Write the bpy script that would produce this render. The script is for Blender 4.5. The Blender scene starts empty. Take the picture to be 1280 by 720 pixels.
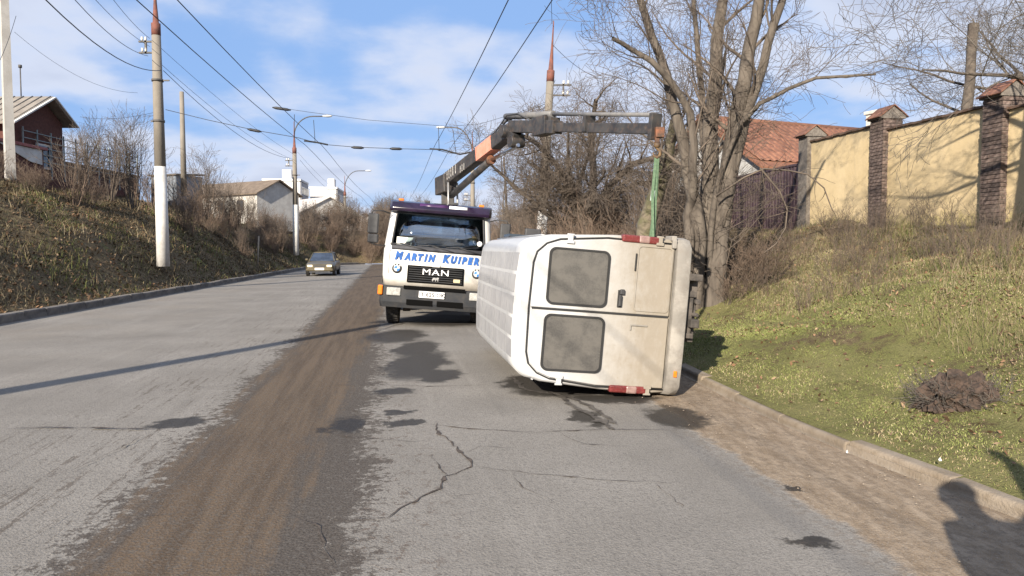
import bpy, bmesh, math, random
import numpy as np
from mathutils import Vector, Matrix, Euler

R = math.radians
scene = bpy.context.scene
col = scene.collection
random.seed(7)
rng = np.random.default_rng(7)

# ------------------------------------------------------------------ camera
F = 930.0                    # focal length in photo pixels (1280 wide)
CAMZ = 1.65
PITCH = math.atan(50.0 / F)  # horizon sits 50 px above the centre
cam_d = bpy.data.cameras.new('camera')
cam_d.sensor_width = 36.0
cam_d.lens = F / 1280.0 * 36.0
cam_d.clip_start = 0.05
cam_d.clip_end = 6000.0
cam = bpy.data.objects.new('camera', cam_d)
cam.location = (0, 0, CAMZ)
cam.rotation_euler = (math.pi / 2 - PITCH, 0, 0)
col.objects.link(cam)
scene.camera = cam

# ------------------------------------------------------------------ light
SUN_AZ, SUN_EL = R(22.5), R(22.8)      # shadows run 22 deg right of the view direction
world = bpy.data.worlds.new('World')
scene.world = world
world.use_nodes = True
sun_d = bpy.data.lights.new('sun', 'SUN')
sun_d.energy = 5.0
sun_d.angle = R(0.5)
sun_d.color = (1.0, 0.90, 0.76)
sun = bpy.data.objects.new('sun', sun_d)
sdir = Vector((math.sin(SUN_AZ) * math.cos(SUN_EL), math.cos(SUN_AZ) * math.cos(SUN_EL), -math.sin(SUN_EL)))
sun.rotation_euler = sdir.to_track_quat('-Z', 'Y').to_euler()
sun.location = (-20, -30, 30)
col.objects.link(sun)
scene.view_settings.view_transform = 'Standard'
scene.view_settings.look = 'None'
scene.view_settings.gamma = 1.0
scene.view_settings.exposure = 1.1
scene.view_settings.use_curve_mapping = False
SKY_STRENGTH = 0.053


def pix(px, py, Y):
    """point on the ray through photo pixel (px,py) at forward distance Y"""
    a = (px - 640.0) / F
    b = (360.0 - py) / F
    d = Vector((a, math.cos(PITCH) + b * math.sin(PITCH), -math.sin(PITCH) + b * math.cos(PITCH)))
    t = Y / d.y
    return Vector((d.x * t, Y, CAMZ + d.z * t))


def gpix(px, py, z=0.0):
    a = (px - 640.0) / F
    b = (360.0 - py) / F
    d = Vector((a, math.cos(PITCH) + b * math.sin(PITCH), -math.sin(PITCH) + b * math.cos(PITCH)))
    t = (z - CAMZ) / d.z
    return Vector((d.x * t, d.y * t, z))


# ------------------------------------------------------------------ node helper
class NT:
    def __init__(self, tree):
        self.t = tree
        self.n = tree.nodes
        self.l = tree.links

    def node(self, typ, **kw):
        n = self.n.new(typ)
        for k, v in kw.items():
            setattr(n, k, v)
        return n

    def put(self, sock, v):
        if v is None:
            return
        if hasattr(v, 'is_output') or isinstance(v, bpy.types.NodeSocket):
            self.l.new(v, sock)
        else:
            if sock.type == 'RGBA' and len(v) == 3:
                v = (*v, 1.0)
            sock.default_value = v

    def math(self, op, a, b=None, c=None, clamp=False):
        n = self.node('ShaderNodeMath', operation=op, use_clamp=clamp)
        self.put(n.inputs[0], a)
        if b is not None: self.put(n.inputs[1], b)
        if c is not None: self.put(n.inputs[2], c)
        return n.outputs[0]

    def vmath(self, op, a, b=None, scale=None):
        n = self.node('ShaderNodeVectorMath', operation=op)
        self.put(n.inputs[0], a)
        if b is not None: self.put(n.inputs[1], b)
        if scale is not None: self.put(n.inputs['Scale'], scale)
        return n.outputs['Value'] if op in ('LENGTH', 'DISTANCE', 'DOT_PRODUCT') else n.outputs[0]

    def smooth(self, x, lo, hi):
        n = self.node('ShaderNodeMapRange', interpolation_type='SMOOTHSTEP')
        self.put(n.inputs['Value'], x)
        if lo <= hi:
            n.inputs['From Min'].default_value = lo; n.inputs['From Max'].default_value = hi
            n.inputs['To Min'].default_value = 0; n.inputs['To Max'].default_value = 1
        else:
            n.inputs['From Min'].default_value = hi; n.inputs['From Max'].default_value = lo
            n.inputs['To Min'].default_value = 1; n.inputs['To Max'].default_value = 0
        return n.outputs['Result']

    def noise(self, vec, scale, detail=4, rough=0.6, dist=0.0, color=False):
        n = self.node('ShaderNodeTexNoise')
        if vec is not None: self.put(n.inputs['Vector'], vec)
        n.inputs['Scale'].default_value = scale
        n.inputs['Detail'].default_value = detail
        n.inputs['Roughness'].default_value = rough
        n.inputs['Distortion'].default_value = dist
        return n.outputs['Color'] if color else n.outputs[0]

    def voronoi(self, vec, scale, feature='F1', rnd=1.0, out='Distance'):
        n = self.node('ShaderNodeTexVoronoi', feature=feature)
        if vec is not None: self.put(n.inputs['Vector'], vec)
        n.inputs['Scale'].default_value = scale
        n.inputs['Randomness'].default_value = rnd
        return n.outputs[out]

    def mix(self, f, a, b, mode='MIX'):
        n = self.node('ShaderNodeMix', data_type='RGBA', blend_type=mode)
        self.put(n.inputs[0], f)
        self.put(n.inputs[6], a)
        self.put(n.inputs[7], b)
        return n.outputs[2]

    def mapping(self, vec, scale=(1, 1, 1), rot=(0, 0, 0), loc=(0, 0, 0)):
        n = self.node('ShaderNodeMapping')
        self.put(n.inputs['Vector'], vec)
        n.inputs['Scale'].default_value = scale
        n.inputs['Rotation'].default_value = rot
        n.inputs['Location'].default_value = loc
        return n.outputs[0]

    def coord(self, which='Object'):
        return self.node('ShaderNodeTexCoord').outputs[which]

    def sep(self, vec):
        n = self.node('ShaderNodeSeparateXYZ')
        self.put(n.inputs[0], vec)
        return n.outputs

    def bump(self, h, strength=0.3, dist=0.02):
        n = self.node('ShaderNodeBump')
        n.inputs['Strength'].default_value = strength
        n.inputs['Distance'].default_value = dist
        self.put(n.inputs['Height'], h)
        return n.outputs[0]


def new_mat(name):
    m = bpy.data.materials.new(name)
    m.use_nodes = True
    t = m.node_tree
    bs = t.nodes['Principled BSDF']
    return m, NT(t), bs


def pmat(name, c1, c2=None, scale=4.0, rough=0.8, bump=0.0, bscale=60.0, metal=0.0, spec=0.5,
         contrast=(0.35, 0.65), detail=6, stretch=(1, 1, 1), rnd=0.0, coat=0.0, dirt=None, dirt_amt=0.5):
    m, T, bs = new_mat(name)
    co = T.coord('Object')
    v = T.mapping(co, scale=stretch) if stretch != (1, 1, 1) else co
    c = c1
    if c2 is not None:
        f = T.smooth(T.noise(v, scale, detail), *contrast)
        c = T.mix(f, c1, c2)
    if dirt is not None:
        f = T.smooth(T.noise(co, scale * 3.1, 8, 0.7), 0.45, 0.75)
        c = T.mix(T.math('MULTIPLY', f, dirt_amt), c, dirt)
    if rnd:
        oi = T.node('ShaderNodeObjectInfo').outputs['Random']
        k = T.math('MULTIPLY_ADD', oi, 2 * rnd, 1 - rnd)
        n = T.node('ShaderNodeVectorMath', operation='SCALE')
        T.put(n.inputs[0], c)
        T.put(n.inputs['Scale'], k)
        c = n.outputs[0]
    T.put(bs.inputs['Base Color'], c)
    bs.inputs['Roughness'].default_value = rough
    bs.inputs['Metallic'].default_value = metal
    bs.inputs['Specular IOR Level'].default_value = spec
    if coat:
        bs.inputs['Coat Weight'].default_value = coat
        bs.inputs['Coat Roughness'].default_value = 0.08
    if bump:
        h = T.noise(v, bscale, 5)
        T.put(bs.inputs['Normal'], T.bump(h, bump, 0.02))
    return m


# ------------------------------------------------------------------ sky
wt = NT(world.node_tree)
for n in list(world.node_tree.nodes):
    world.node_tree.nodes.remove(n)
out = wt.node('ShaderNodeOutputWorld')
bg = wt.node('ShaderNodeBackground')
sky = wt.node('ShaderNodeTexSky', sky_type='NISHITA')
sky.sun_disc = False
sky.sun_elevation = SUN_EL
sky.sun_rotation = math.pi + SUN_AZ
sky.altitude = 100
sky.air_density = 1.0
sky.dust_density = 0.6
sky.ozone_density = 1.6
dirv = wt.coord('Generated')
sx, sy, sz = wt.sep(dirv)
den = wt.math('MAXIMUM', wt.math('ADD', sz, 0.22), 0.05)
comb = wt.node('ShaderNodeCombineXYZ')
wt.put(comb.inputs[0], wt.math('DIVIDE', sx, den))
wt.put(comb.inputs[1], wt.math('DIVIDE', sy, den))
comb.inputs[2].default_value = 0.0
cv = wt.mapping(comb.outputs[0], loc=(1.3, 0.25, 0.0))
n1 = wt.noise(cv, 0.85, 4, 0.48, 0.15)
n2 = wt.noise(cv, 3.4, 5, 0.55)
cl = wt.math('ADD', wt.math('MULTIPLY', n1, 0.76), wt.math('MULTIPLY', n2, 0.24))
cmask = wt.smooth(cl, 0.415, 0.545)
cthick = wt.smooth(cl, 0.5, 0.66)
cloud = wt.mix(cthick, (6.6, 7.1, 8.4), (4.9, 5.4, 6.8))
skyc = wt.mix(0.78, sky.outputs[0], (2.8, 4.7, 8.6))
hazef = wt.math('MULTIPLY', wt.smooth(sz, .16, .0), .55)
skyc = wt.mix(hazef, skyc, (5.8, 6.7, 8.4))
final = wt.mix(wt.math('MULTIPLY', cmask, 0.9), skyc, cloud)
wt.put(bg.inputs['Color'], final)
bg.inputs['Strength'].default_value = SKY_STRENGTH
wt.l.new(bg.outputs[0], out.inputs[0])


# ------------------------------------------------------------------ mesh helpers
class MB:
    """collects shapes; build() links them as one mesh object"""
    def __init__(self, M=None):
        self.v = []; self.f = []; self.sm = []
        self.M = M

    def add(self, verts, faces, smooth=False):
        o = len(self.v)
        if self.M is not None:
            verts = [self.M @ Vector(p) for p in verts]
        self.v.extend([tuple(p) for p in verts])
        self.f.extend([tuple(i + o for i in f) for f in faces])
        self.sm.extend([smooth] * len(faces))
        return self

    def box(self, c, s, rot=None):
        hx, hy, hz = s[0] / 2, s[1] / 2, s[2] / 2
        vs = [Vector((x * hx, y * hy, z * hz)) for z in (-1, 1) for y in (-1, 1) for x in (-1, 1)]
        if rot is not None:
            m = rot if isinstance(rot, Matrix) else Euler(rot).to_matrix()
            vs = [m @ p for p in vs]
        vs = [p + Vector(c) for p in vs]
        return self.add(vs, [(0, 2, 3, 1), (4, 5, 7, 6), (0, 1, 5, 4), (2, 6, 7, 3), (0, 4, 6, 2), (1, 3, 7, 5)])

    def beam(self, a, b, w, h, up=(0, 0, 1), w2=None, h2=None):
        a = Vector(a); b = Vector(b)
        d = (b - a).normalized()
        s = d.cross(Vector(up)).normalized()
        u = s.cross(d).normalized()
        w2 = w if w2 is None else w2; h2 = h if h2 is None else h2
        vs = []
        for p, ww, hh in ((a, w, h), (b, w2, h2)):
            for i, j in ((-1, -1), (1, -1), (1, 1), (-1, 1)):
                vs.append(p + s * (ww / 2 * i) + u * (hh / 2 * j))
        return self.add(vs, [(0, 1, 2, 3), (7, 6, 5, 4), (0, 4, 5, 1), (1, 5, 6, 2), (2, 6, 7, 3), (3, 7, 4, 0)])

    def tube(self, pts, rad, n=8, caps=True, smooth=True):
        pts = [Vector(p) for p in pts]
        if not hasattr(rad, '__len__'): rad = [rad] * len(pts)
        k = len(pts)
        prev = None
        vs = []
        for i, p in enumerate(pts):
            if i == 0: d = pts[1] - pts[0]
            elif i == k - 1: d = pts[-1] - pts[-2]
            else: d = pts[i + 1] - pts[i - 1]
            if d.length < 1e-9: d = Vector((0, 0, 1))
            d.normalize()
            if prev is None:
                ref = Vector((0, 0, 1)) if abs(d.z) < 0.9 else Vector((1, 0, 0))
                s = d.cross(ref).normalized()
            else:
                s = (prev - d * prev.dot(d))
                s = s.normalized() if s.length > 1e-6 else d.orthogonal().normalized()
            prev = s
            u = d.cross(s)
            for j in range(n):
                a = 2 * math.pi * j / n
                vs.append(p + (s * math.cos(a) + u * math.sin(a)) * rad[i])
        fs = []
        for i in range(k - 1):
            for j in range(n):
                j2 = (j + 1) % n
                fs.append((i * n + j, i * n + j2, (i + 1) * n + j2, (i + 1) * n + j))
        self.add(vs, fs, smooth)
        if caps:
            o = len(self.v) - len(vs)
            self.f.append(tuple(o + j for j in reversed(range(n)))); self.sm.append(False)
            self.f.append(tuple(o + (k - 1) * n + j for j in range(n))); self.sm.append(False)
        return self

    def lathe(self, prof, n=24, axis='z', c=(0, 0, 0), smooth=True):
        """prof: list of (r, h) along the axis"""
        c = Vector(c)
        vs = []
        for r, h in prof:
            for j in range(n):
                a = 2 * math.pi * j / n
                x, y = r * math.cos(a), r * math.sin(a)
                p = {'z': (x, y, h), 'x': (h, x, y), 'y': (y, h, x)}[axis]
                vs.append(c + Vector(p))
        fs = []
        for i in range(len(prof) - 1):
            for j in range(n):
                j2 = (j + 1) % n
                fs.append((i * n + j, i * n + j2, (i + 1) * n + j2, (i + 1) * n + j))
        return self.add(vs, fs, smooth)

    def prism(self, poly, z0, z1, axis='z'):
        """poly of 2-D points extruded along the axis"""
        n = len(poly)
        def P(u, v, w):
            return {'z': (u, v, w), 'y': (u, w, v), 'x': (w, u, v)}[axis]
        vs = [P(u, v, z0) for u, v in poly] + [P(u, v, z1) for u, v in poly]
        fs = [tuple(reversed(range(n))), tuple(range(n, 2 * n))]
        for i in range(n):
            j = (i + 1) % n
            fs.append((i, j, n + j, n + i))
        return self.add(vs, fs)

    def rings(self, rings, close=True, cap0=False, cap1=False, smooth=True, skip=None):
        n = len(rings[0])
        vs = [p for r in rings for p in r]
        fs = []
        for i in range(len(rings) - 1):
            for j in range(n if close else n - 1):
                if skip and skip(i, j): continue
                j2 = (j + 1) % n
                fs.append((i * n + j, i * n + j2, (i + 1) * n + j2, (i + 1) * n + j))
        o = len(self.v)
        self.add(vs, fs, smooth)
        if cap0: self.f.append(tuple(o + j for j in reversed(range(n)))); self.sm.append(False)
        if cap1: self.f.append(tuple(o + (len(rings) - 1) * n + j for j in range(n))); self.sm.append(False)
        return self

    def build(self, name, mat, parent=None, bevel=0.0, loc=None, solid=0.0, fixn=True, seg=2):
        me = bpy.data.meshes.new(name)
        me.from_pydata(self.v, [], self.f)
        me.polygons.foreach_set('use_smooth', self.sm)
        if fixn:
            bm = bmesh.new(); bm.from_mesh(me)
            bmesh.ops.recalc_face_normals(bm, faces=bm.faces)
            bm.to_mesh(me); bm.free()
        me.update()
        if mat is not None: me.materials.append(mat)
        return link(name, me, parent, bevel, loc, solid, seg)


def link(name, me, parent=None, bevel=0.0, loc=None, solid=0.0, seg=2):
    o = bpy.data.objects.new(name, me)
    col.objects.link(o)
    if parent is not None: o.parent = parent
    if loc is not None: o.location = loc
    if solid:
        s = o.modifiers.new('solid', 'SOLIDIFY'); s.thickness = solid; s.offset = -1
    if bevel:
        b = o.modifiers.new('bevel', 'BEVEL')
        b.width = bevel; b.segments = seg; b.limit_method = 'ANGLE'; b.angle_limit = R(40)
        b.harden_normals = False
    return o


def mesh_np(name, verts, faces, mat, colors=None, smooth=False):
    """verts Nx3, faces MxK (constant K)"""
    me = bpy.data.meshes.new(name)
    verts = np.asarray(verts, dtype=np.float32); faces = np.asarray(faces, dtype=np.int32)
    M, K = faces.shape
    me.vertices.add(len(verts)); me.vertices.foreach_set('co', verts.ravel())
    me.loops.add(M * K); me.loops.foreach_set('vertex_index', faces.ravel())
    me.polygons.add(M)
    me.polygons.foreach_set('loop_start', np.arange(0, M * K, K, dtype=np.int32))
    me.polygons.foreach_set('loop_total', np.full(M, K, dtype=np.int32))
    me.polygons.foreach_set('use_smooth', np.full(M, smooth))
    me.update(calc_edges=True)
    if colors is not None:
        a = me.color_attributes.new('Col', 'FLOAT_COLOR', 'POINT')
        a.data.foreach_set('color', np.asarray(colors, dtype=np.float32).ravel())
    me.materials.append(mat)
    return me


def tag(o, label=None, cat=None, group=None, kind=None):
    if label: o['label'] = label
    if cat: o['category'] = cat
    if group: o['group'] = group
    if kind: o['kind'] = kind
    return o


def thing(name, label, cat, loc=(0, 0, 0), rz=0.0, group=None):
    e = bpy.data.objects.new(name, None)
    e.empty_display_size = 0.2
    col.objects.link(e)
    e.location = loc
    e.rotation_euler = (0, 0, rz)
    return tag(e, label, cat, group)


def copy_tree(o, parent=None):
    c = o.copy(); col.objects.link(c)
    if parent is not None: c.parent = parent
    for ch in list(o.children):
        copy_tree(ch, c)
    return c


def text_mesh(txt, size, extrude=0.004, shear=0.0, bold=0.0, align='CENTER', spacing=1.0):
    cu = bpy.data.curves.new('t', 'FONT')
    cu.body = txt; cu.size = size; cu.extrude = extrude; cu.shear = shear
    cu.offset = bold; cu.align_x = align; cu.align_y = 'CENTER'; cu.space_character = spacing
    cu.resolution_u = 3
    o = bpy.data.objects.new('t', cu); col.objects.link(o)
    bpy.context.view_layer.update()
    me = bpy.data.meshes.new_from_object(o)
    bpy.data.objects.remove(o); bpy.data.curves.remove(cu)
    return me


def put_text(name, txt, size, mat, parent, mtx, **kw):
    me = text_mesh(txt, size, **kw)
    me.transform(mtx)
    me.materials.clear(); me.materials.append(mat)
    o = bpy.data.objects.new(name, me); col.objects.link(o); o.parent = parent
    return o

# ------------------------------------------------------------------ layout of road and banks
KL_Y = [-60, 16.2, 25.6, 55, 66, 72, 76, 78, 80, 82, 90]
KL_X = [-2.4, -11.1, -12.05, -15.6, -16.8, -16.8, -15, -11, -2, 40, 40]
KR_Y = [-60, -10, -4, 0, 2.5, 4.69, 5.25, 6.37, 9.03, 16, 30, 45, 60, 66, 69, 71, 73, 90]
KR_X = [10, 6.2, 5.3, 4.4, 3.7, 3.05, 2.87, 2.58, 2.30, 1.55, 0.0, -2.2, -4.2, -3.5, 0, 10, 40, 40]


_yd = np.arange(-320, 3001, .25)
def _soft(Y_, X_, s=1.1):
    x = np.interp(_yd, Y_, X_); k = np.exp(-.5 * (np.arange(-20, 21) * .25 / s) ** 2); k /= k.sum()
    xs = np.convolve(np.pad(x, 20, mode='edge'), k, mode='valid')
    w = np.clip((_yd - 62) / 4, 0, 1)
    return xs * (1 - w) + x * w
_KLS = _soft(KL_Y, KL_X); _KRS = _soft(KR_Y, KR_X)
def kl(y): return np.interp(y, _yd, _KLS)
def kr(y): return np.interp(y, _yd, _KRS)


_sy = np.concatenate([np.arange(-30, 66, 0.8), np.arange(66, 84, 0.15)])
_LP = np.stack([kl(_sy), _sy], 1)
_RP = np.stack([kr(_sy), _sy], 1)


def _dist(P, Q):
    out = np.empty(len(P))
    A = Q[:-1]; B = Q[1:]; D = B - A; L2 = (D ** 2).sum(1) + 1e-9
    for i in range(0, len(P), 20000):
        p = P[i:i + 20000][:, None, :]
        t = np.clip(((p - A) * D).sum(2) / L2, 0, 1)
        q = A + t[..., None] * D
        out[i:i + 20000] = np.sqrt(((p - q) ** 2).sum(2)).min(1)
    return out


_ph = rng.uniform(0, 6.28, (14, 2)); _fr = rng.uniform(0.35, 3.2, 14); _an = rng.uniform(0, 6.28, 14)


def rough_ground(x, y):
    s = 0
    for i in range(14):
        f = _fr[i]
        s = s + np.sin((x * math.cos(_an[i]) + y * math.sin(_an[i])) * f + _ph[i, 0]) / (0.6 + f)
    return s


RD = [0, .16, 0.5, 1.2, 2.2, 3.5, 5.5, 7, 9, 25, 80]
RZ = [.065, .088, .12, .18, .40, .95, 1.75, 2.12, 2.22, 2.5, 3.0]
LD = [0, .25, .8, 1.8, 4, 6.2, 9, 14, 30, 80]
LZ = [.06, .10, .35, 1.2, 2.85, 4.0, 4.5, 4.75, 4.9, 5.0]


def hz(x, y):
    """ground height outside the road"""
    x = np.atleast_1d(np.asarray(x, float)); y = np.atleast_1d(np.asarray(y, float))
    P = np.stack([x, y], 1)
    right = x > kr(y)
    dl = _dist(P, _LP); dr = _dist(P, _RP)
    zl = np.interp(dl, LD, LZ) * np.interp(y, [30, 60, 80, 120], [1, .9, .75, .7])
    zr = np.interp(dr, RD, RZ)
    d = np.where(right, dr, dl)
    amp = np.clip((d - 0.3) * 0.035, 0, 0.11)
    far = np.interp(y, [100, 400, 2000], [0, 2, 6])
    return np.where(right, zr, zl) + rough_ground(x, y) * amp + far


def gz(x, y): return float(hz([x], [y])[0])


# ---- ground materials
def ground_material():
    m, T, bs = new_mat('bank_soil')
    co = T.coord('Object')
    n1 = T.noise(co, 0.9, 6, 0.65); n2 = T.noise(co, 6.0, 6, 0.7); n3 = T.noise(co, 45, 4, 0.7)
    c = T.mix(T.smooth(n2, .35, .68), (0.10, 0.072, 0.042), (0.20, 0.155, 0.09))
    g = T.math('ADD', T.math('MULTIPLY', n1, .7), T.math('MULTIPLY', n2, .35))
    Xc, Yc, Zc = T.sep(co)
    lawn = T.math('MULTIPLY', T.smooth(Xc, 1.0, 2.5), T.smooth(Yc, 22, 12))
    g = T.math('MULTIPLY_ADD', lawn, .15, g)
    gc = T.mix(T.smooth(n1, .35, .65), (0.135, 0.14, 0.045), (0.20, 0.185, 0.078))
    c = T.mix(T.smooth(g, .56, .68), c, gc)
    c = T.mix(T.smooth(n3, .5, .75), c, (0.04, 0.03, 0.018))
    T.put(bs.inputs['Base Color'], c)
    bs.inputs['Roughness'].default_value = 0.95
    bs.inputs['Specular IOR Level'].default_value = 0.15
    T.put(bs.inputs['Normal'], T.bump(T.math('ADD', n2, n3), 0.8, 0.06))
    return m


M_SOIL = ground_material()

# ---- the ground: one sheet, rows follow the kerbs and reach the horizon
ys = np.concatenate([[-300, -120, -60, -40, -30], np.arange(-24, 2, 1.0), np.arange(2, 24, .25), np.arange(24, 66, .5),
                     np.arange(66, 84, .4), np.arange(84, 130, 3), [140, 160, 200, 260, 340, 480, 700, 1100, 1800, 3000]])
offs = np.concatenate([[0.05, .12, .2, .35], np.arange(.5, 10, .3), np.arange(10, 24, 1.0), [26, 30, 36, 44, 56, 75, 110, 180, 320, 700, 1500, 3000]])
Yg, Og = np.meshgrid(ys, offs, indexing='ij')
allv = []; allf = []; base = 0
for side in (-1, 1):
    X = (kr(Yg) + Og) if side > 0 else (kl(Yg) - Og)
    Z = hz(X.ravel(), Yg.ravel()).reshape(X.shape)
    nY, nO = X.shape
    vv = np.stack([X, Yg, Z], -1).reshape(-1, 3)
    ii = np.arange(nY * nO).reshape(nY, nO)
    q = np.stack([ii[:-1, :-1], ii[:-1, 1:], ii[1:, 1:], ii[1:, :-1]], -1).reshape(-1, 4)
    if side < 0: q = q[:, ::-1]
    allv.append(vv); allf.append(q + base); base += len(vv)
# beyond the bend the left sheet starts at x = 40 and closes the view
g = link('ground', mesh_np('ground', np.concatenate(allv), np.concatenate(allf), M_SOIL, smooth=True))
tag(g, 'grassy soil banks rising on both sides of the road', kind='structure')


# ---- road
def road_material():
    m, T, bs = new_mat('old_asphalt')
    co = T.coord('Object')
    X, Y, Z = T.sep(co)
    wob = T.math('SUBTRACT', T.noise(co, 1.3, 5, .62), .5)
    wob2 = T.math('SUBTRACT', T.noise(co, 5.5, 5, .7), .5)
    n12 = T.math('SUBTRACT', T.noise(co, 13, 7, .78), .5)
    u = T.math('MULTIPLY_ADD', Y, .165, X)
    uw = T.math('ADD', u, T.math('MULTIPLY_ADD', wob, .8, T.math('MULTIPLY', wob2, .5)))
    cb = T.node('ShaderNodeCombineXYZ')
    T.put(cb.inputs[0], T.math('MULTIPLY', u, 5.0)); T.put(cb.inputs[1], T.math('MULTIPLY', Y, .28))
    streak = T.noise(cb.outputs[0], 1.5, 7, .68)
    streak2 = T.noise(cb.outputs[0], .55, 4, .55)
    fine = T.noise(co, 70, 3, .7)
    vfine = T.noise(co, 190, 2, .6)
    agg = T.voronoi(co, 60)
    mid = T.noise(co, .55, 6, .6)
    c = T.mix(T.smooth(mid, .3, .7), (.182, .168, .150), (.242, .225, .202))
    c = T.mix(T.math('MULTIPLY', T.smooth(streak, .50, .72), .30), c, (.135, .126, .115))
    c = T.mix(T.math('MULTIPLY', T.smooth(streak2, .46, .26), .40), c, (.31, .29, .262))
    # brown wash on the far lane
    lane = T.smooth(uw, -3.2, -6.5)
    c = T.mix(T.math('MULTIPLY', T.math('MULTIPLY', lane, T.smooth(T.noise(co, .35, 4), .4, .7)), .5), c, (.24, .207, .17))
    # small scabs of mud to the left and right of the dirt band
    sc = T.math('MULTIPLY', T.smooth(T.math('ADD', T.noise(cb.outputs[0], 2.6, 7, .8), T.math('MULTIPLY', n12, .5)), .56, .60),
                T.math('MULTIPLY', T.smooth(u, -4.6, -2.3), T.smooth(u, -.9, -1.3)))
    c = T.mix(T.math('MULTIPLY', sc, .7), c, (.075, .058, .045))
    sc2 = T.math('MULTIPLY', T.smooth(T.noise(co, 9.0, 7, .8), .55, .60), T.math('MULTIPLY', T.smooth(u, .75, .0), T.smooth(u, -.5, -.2)))
    c = T.mix(T.math('MULTIPLY', sc2, .75), c, (.085, .060, .046))
    # dark centre strip with a ragged, speckled edge
    e = T.math('MINIMUM', T.math('ADD', uw, 1.78), T.math('SUBTRACT', -.14, uw))
    dark = T.smooth(T.math('ADD', T.math('MULTIPLY', e, .85), T.math('MULTIPLY', n12, 1.5)), -.04, .06)
    dk = T.mix(T.smooth(fine, .35, .68), (.040, .033, .028), (.095, .080, .068))
    dk = T.mix(T.math('MULTIPLY', T.smooth(n12, .02, .14), .5), dk, (.095, .076, .063))
    c = T.mix(T.math('MULTIPLY', dark, .92), c, dk)
    # brown dust inside it, drawn out along the road
    yr = T.math('MULTIPLY', T.math('MINIMUM', Y, 20.0), .033)
    e2 = T.math('MINIMUM', T.math('ADD', u, 1.66), T.math('SUBTRACT', T.math('ADD', yr, -.76), u))
    bv = T.math('ADD', e2, T.math('ADD', T.math('MULTIPLY', T.math('SUBTRACT', streak, .5), 1.1), T.math('ADD', T.math('MULTIPLY', n12, .7), T.math('MULTIPLY', wob, .5))))
    brown = T.smooth(bv, -.10, .22)
    brc = T.mix(T.smooth(streak, .38, .62), (.080, .056, .037), (.128, .091, .060))
    brc = T.mix(T.math('MULTIPLY', T.smooth(fine, .50, .66), .65), brc, (.040, .030, .023))
    brc = T.mix(T.math('MULTIPLY', T.smooth(vfine, .58, .70), .40), brc, (.19, .148, .108))
    c = T.mix(T.math('MULTIPLY', brown, .86), c, brc)
    # sand washed along the right kerb
    ub = T.math('MULTIPLY_ADD', Y, .13, X)
    uz = T.math('ADD', ub, T.math('MULTIPLY_ADD', wob, .5, T.math('MULTIPLY', wob2, .16)))
    sandm = T.smooth(uz, 2.50, 2.60)
    rill = T.noise(T.mapping(co, scale=(4.5, 1.1, 1), rot=(0, 0, .6)), 2.3, 6, .65)
    sandc = T.mix(T.smooth(rill, .35, .68), (.205, .153, .103), (.30, .236, .170))
    sandc = T.mix(T.math('MULTIPLY', T.smooth(fine, .55, .8), .15), sandc, (.17, .13, .09))
    c = T.mix(sandm, c, sandc)
    edge = T.math('MULTIPLY', T.smooth(uz, 2.25, 2.5), T.smooth(T.noise(co, 14, 5, .7), .45, .62))
    c = T.mix(T.math('MULTIPLY', edge, .5), c, (.12, .09, .064))
    # aggregate
    med = T.noise(co, 26, 5, .75)
    nsand = T.math('SUBTRACT', 1.0, T.math('MULTIPLY', sandm, .75))
    c = T.mix(T.math('MULTIPLY', T.smooth(med, .50, .62), T.math('MULTIPLY', nsand, .50)), c, (.125, .116, .105))
    c = T.mix(T.math('MULTIPLY', T.smooth(fine, .50, .66), T.math('MULTIPLY', nsand, .62)), c, (.095, .088, .080))
    c = T.mix(T.math('MULTIPLY', T.smooth(vfine, .56, .70), T.math('MULTIPLY_ADD', dark, -.47, .55)), c, (.40, .38, .35))
    # wet and oil stains
    wet = None
    stains = []
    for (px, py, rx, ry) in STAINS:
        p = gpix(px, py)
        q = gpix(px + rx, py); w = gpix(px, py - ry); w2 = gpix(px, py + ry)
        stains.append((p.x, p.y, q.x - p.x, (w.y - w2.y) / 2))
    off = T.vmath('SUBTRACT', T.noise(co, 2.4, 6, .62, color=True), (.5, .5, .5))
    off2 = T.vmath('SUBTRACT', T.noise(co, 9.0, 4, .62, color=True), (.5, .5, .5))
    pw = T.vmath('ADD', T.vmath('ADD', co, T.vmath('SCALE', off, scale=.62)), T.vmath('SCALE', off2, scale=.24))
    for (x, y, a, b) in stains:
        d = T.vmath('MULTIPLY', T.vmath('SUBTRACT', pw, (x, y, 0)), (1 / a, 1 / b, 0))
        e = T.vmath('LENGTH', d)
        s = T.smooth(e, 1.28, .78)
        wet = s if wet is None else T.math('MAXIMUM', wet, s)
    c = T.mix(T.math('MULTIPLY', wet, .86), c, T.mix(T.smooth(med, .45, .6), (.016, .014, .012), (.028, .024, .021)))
    T.put(bs.inputs['Base Color'], c)
    T.put(bs.inputs['Roughness'], T.math('MULTIPLY_ADD', wet, -.34, .94))
    T.put(bs.inputs['Specular IOR Level'], T.math('MULTIPLY_ADD', wet, .05, .12))
    h = T.math('ADD', T.math('MULTIPLY', agg, .5), T.math('ADD', fine, T.math('MULTIPLY', rill, T.math('MULTIPLY', sandm, 3.0))))
    T.put(bs.inputs['Normal'], T.bump(h, .42, .012))
    return m


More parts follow.
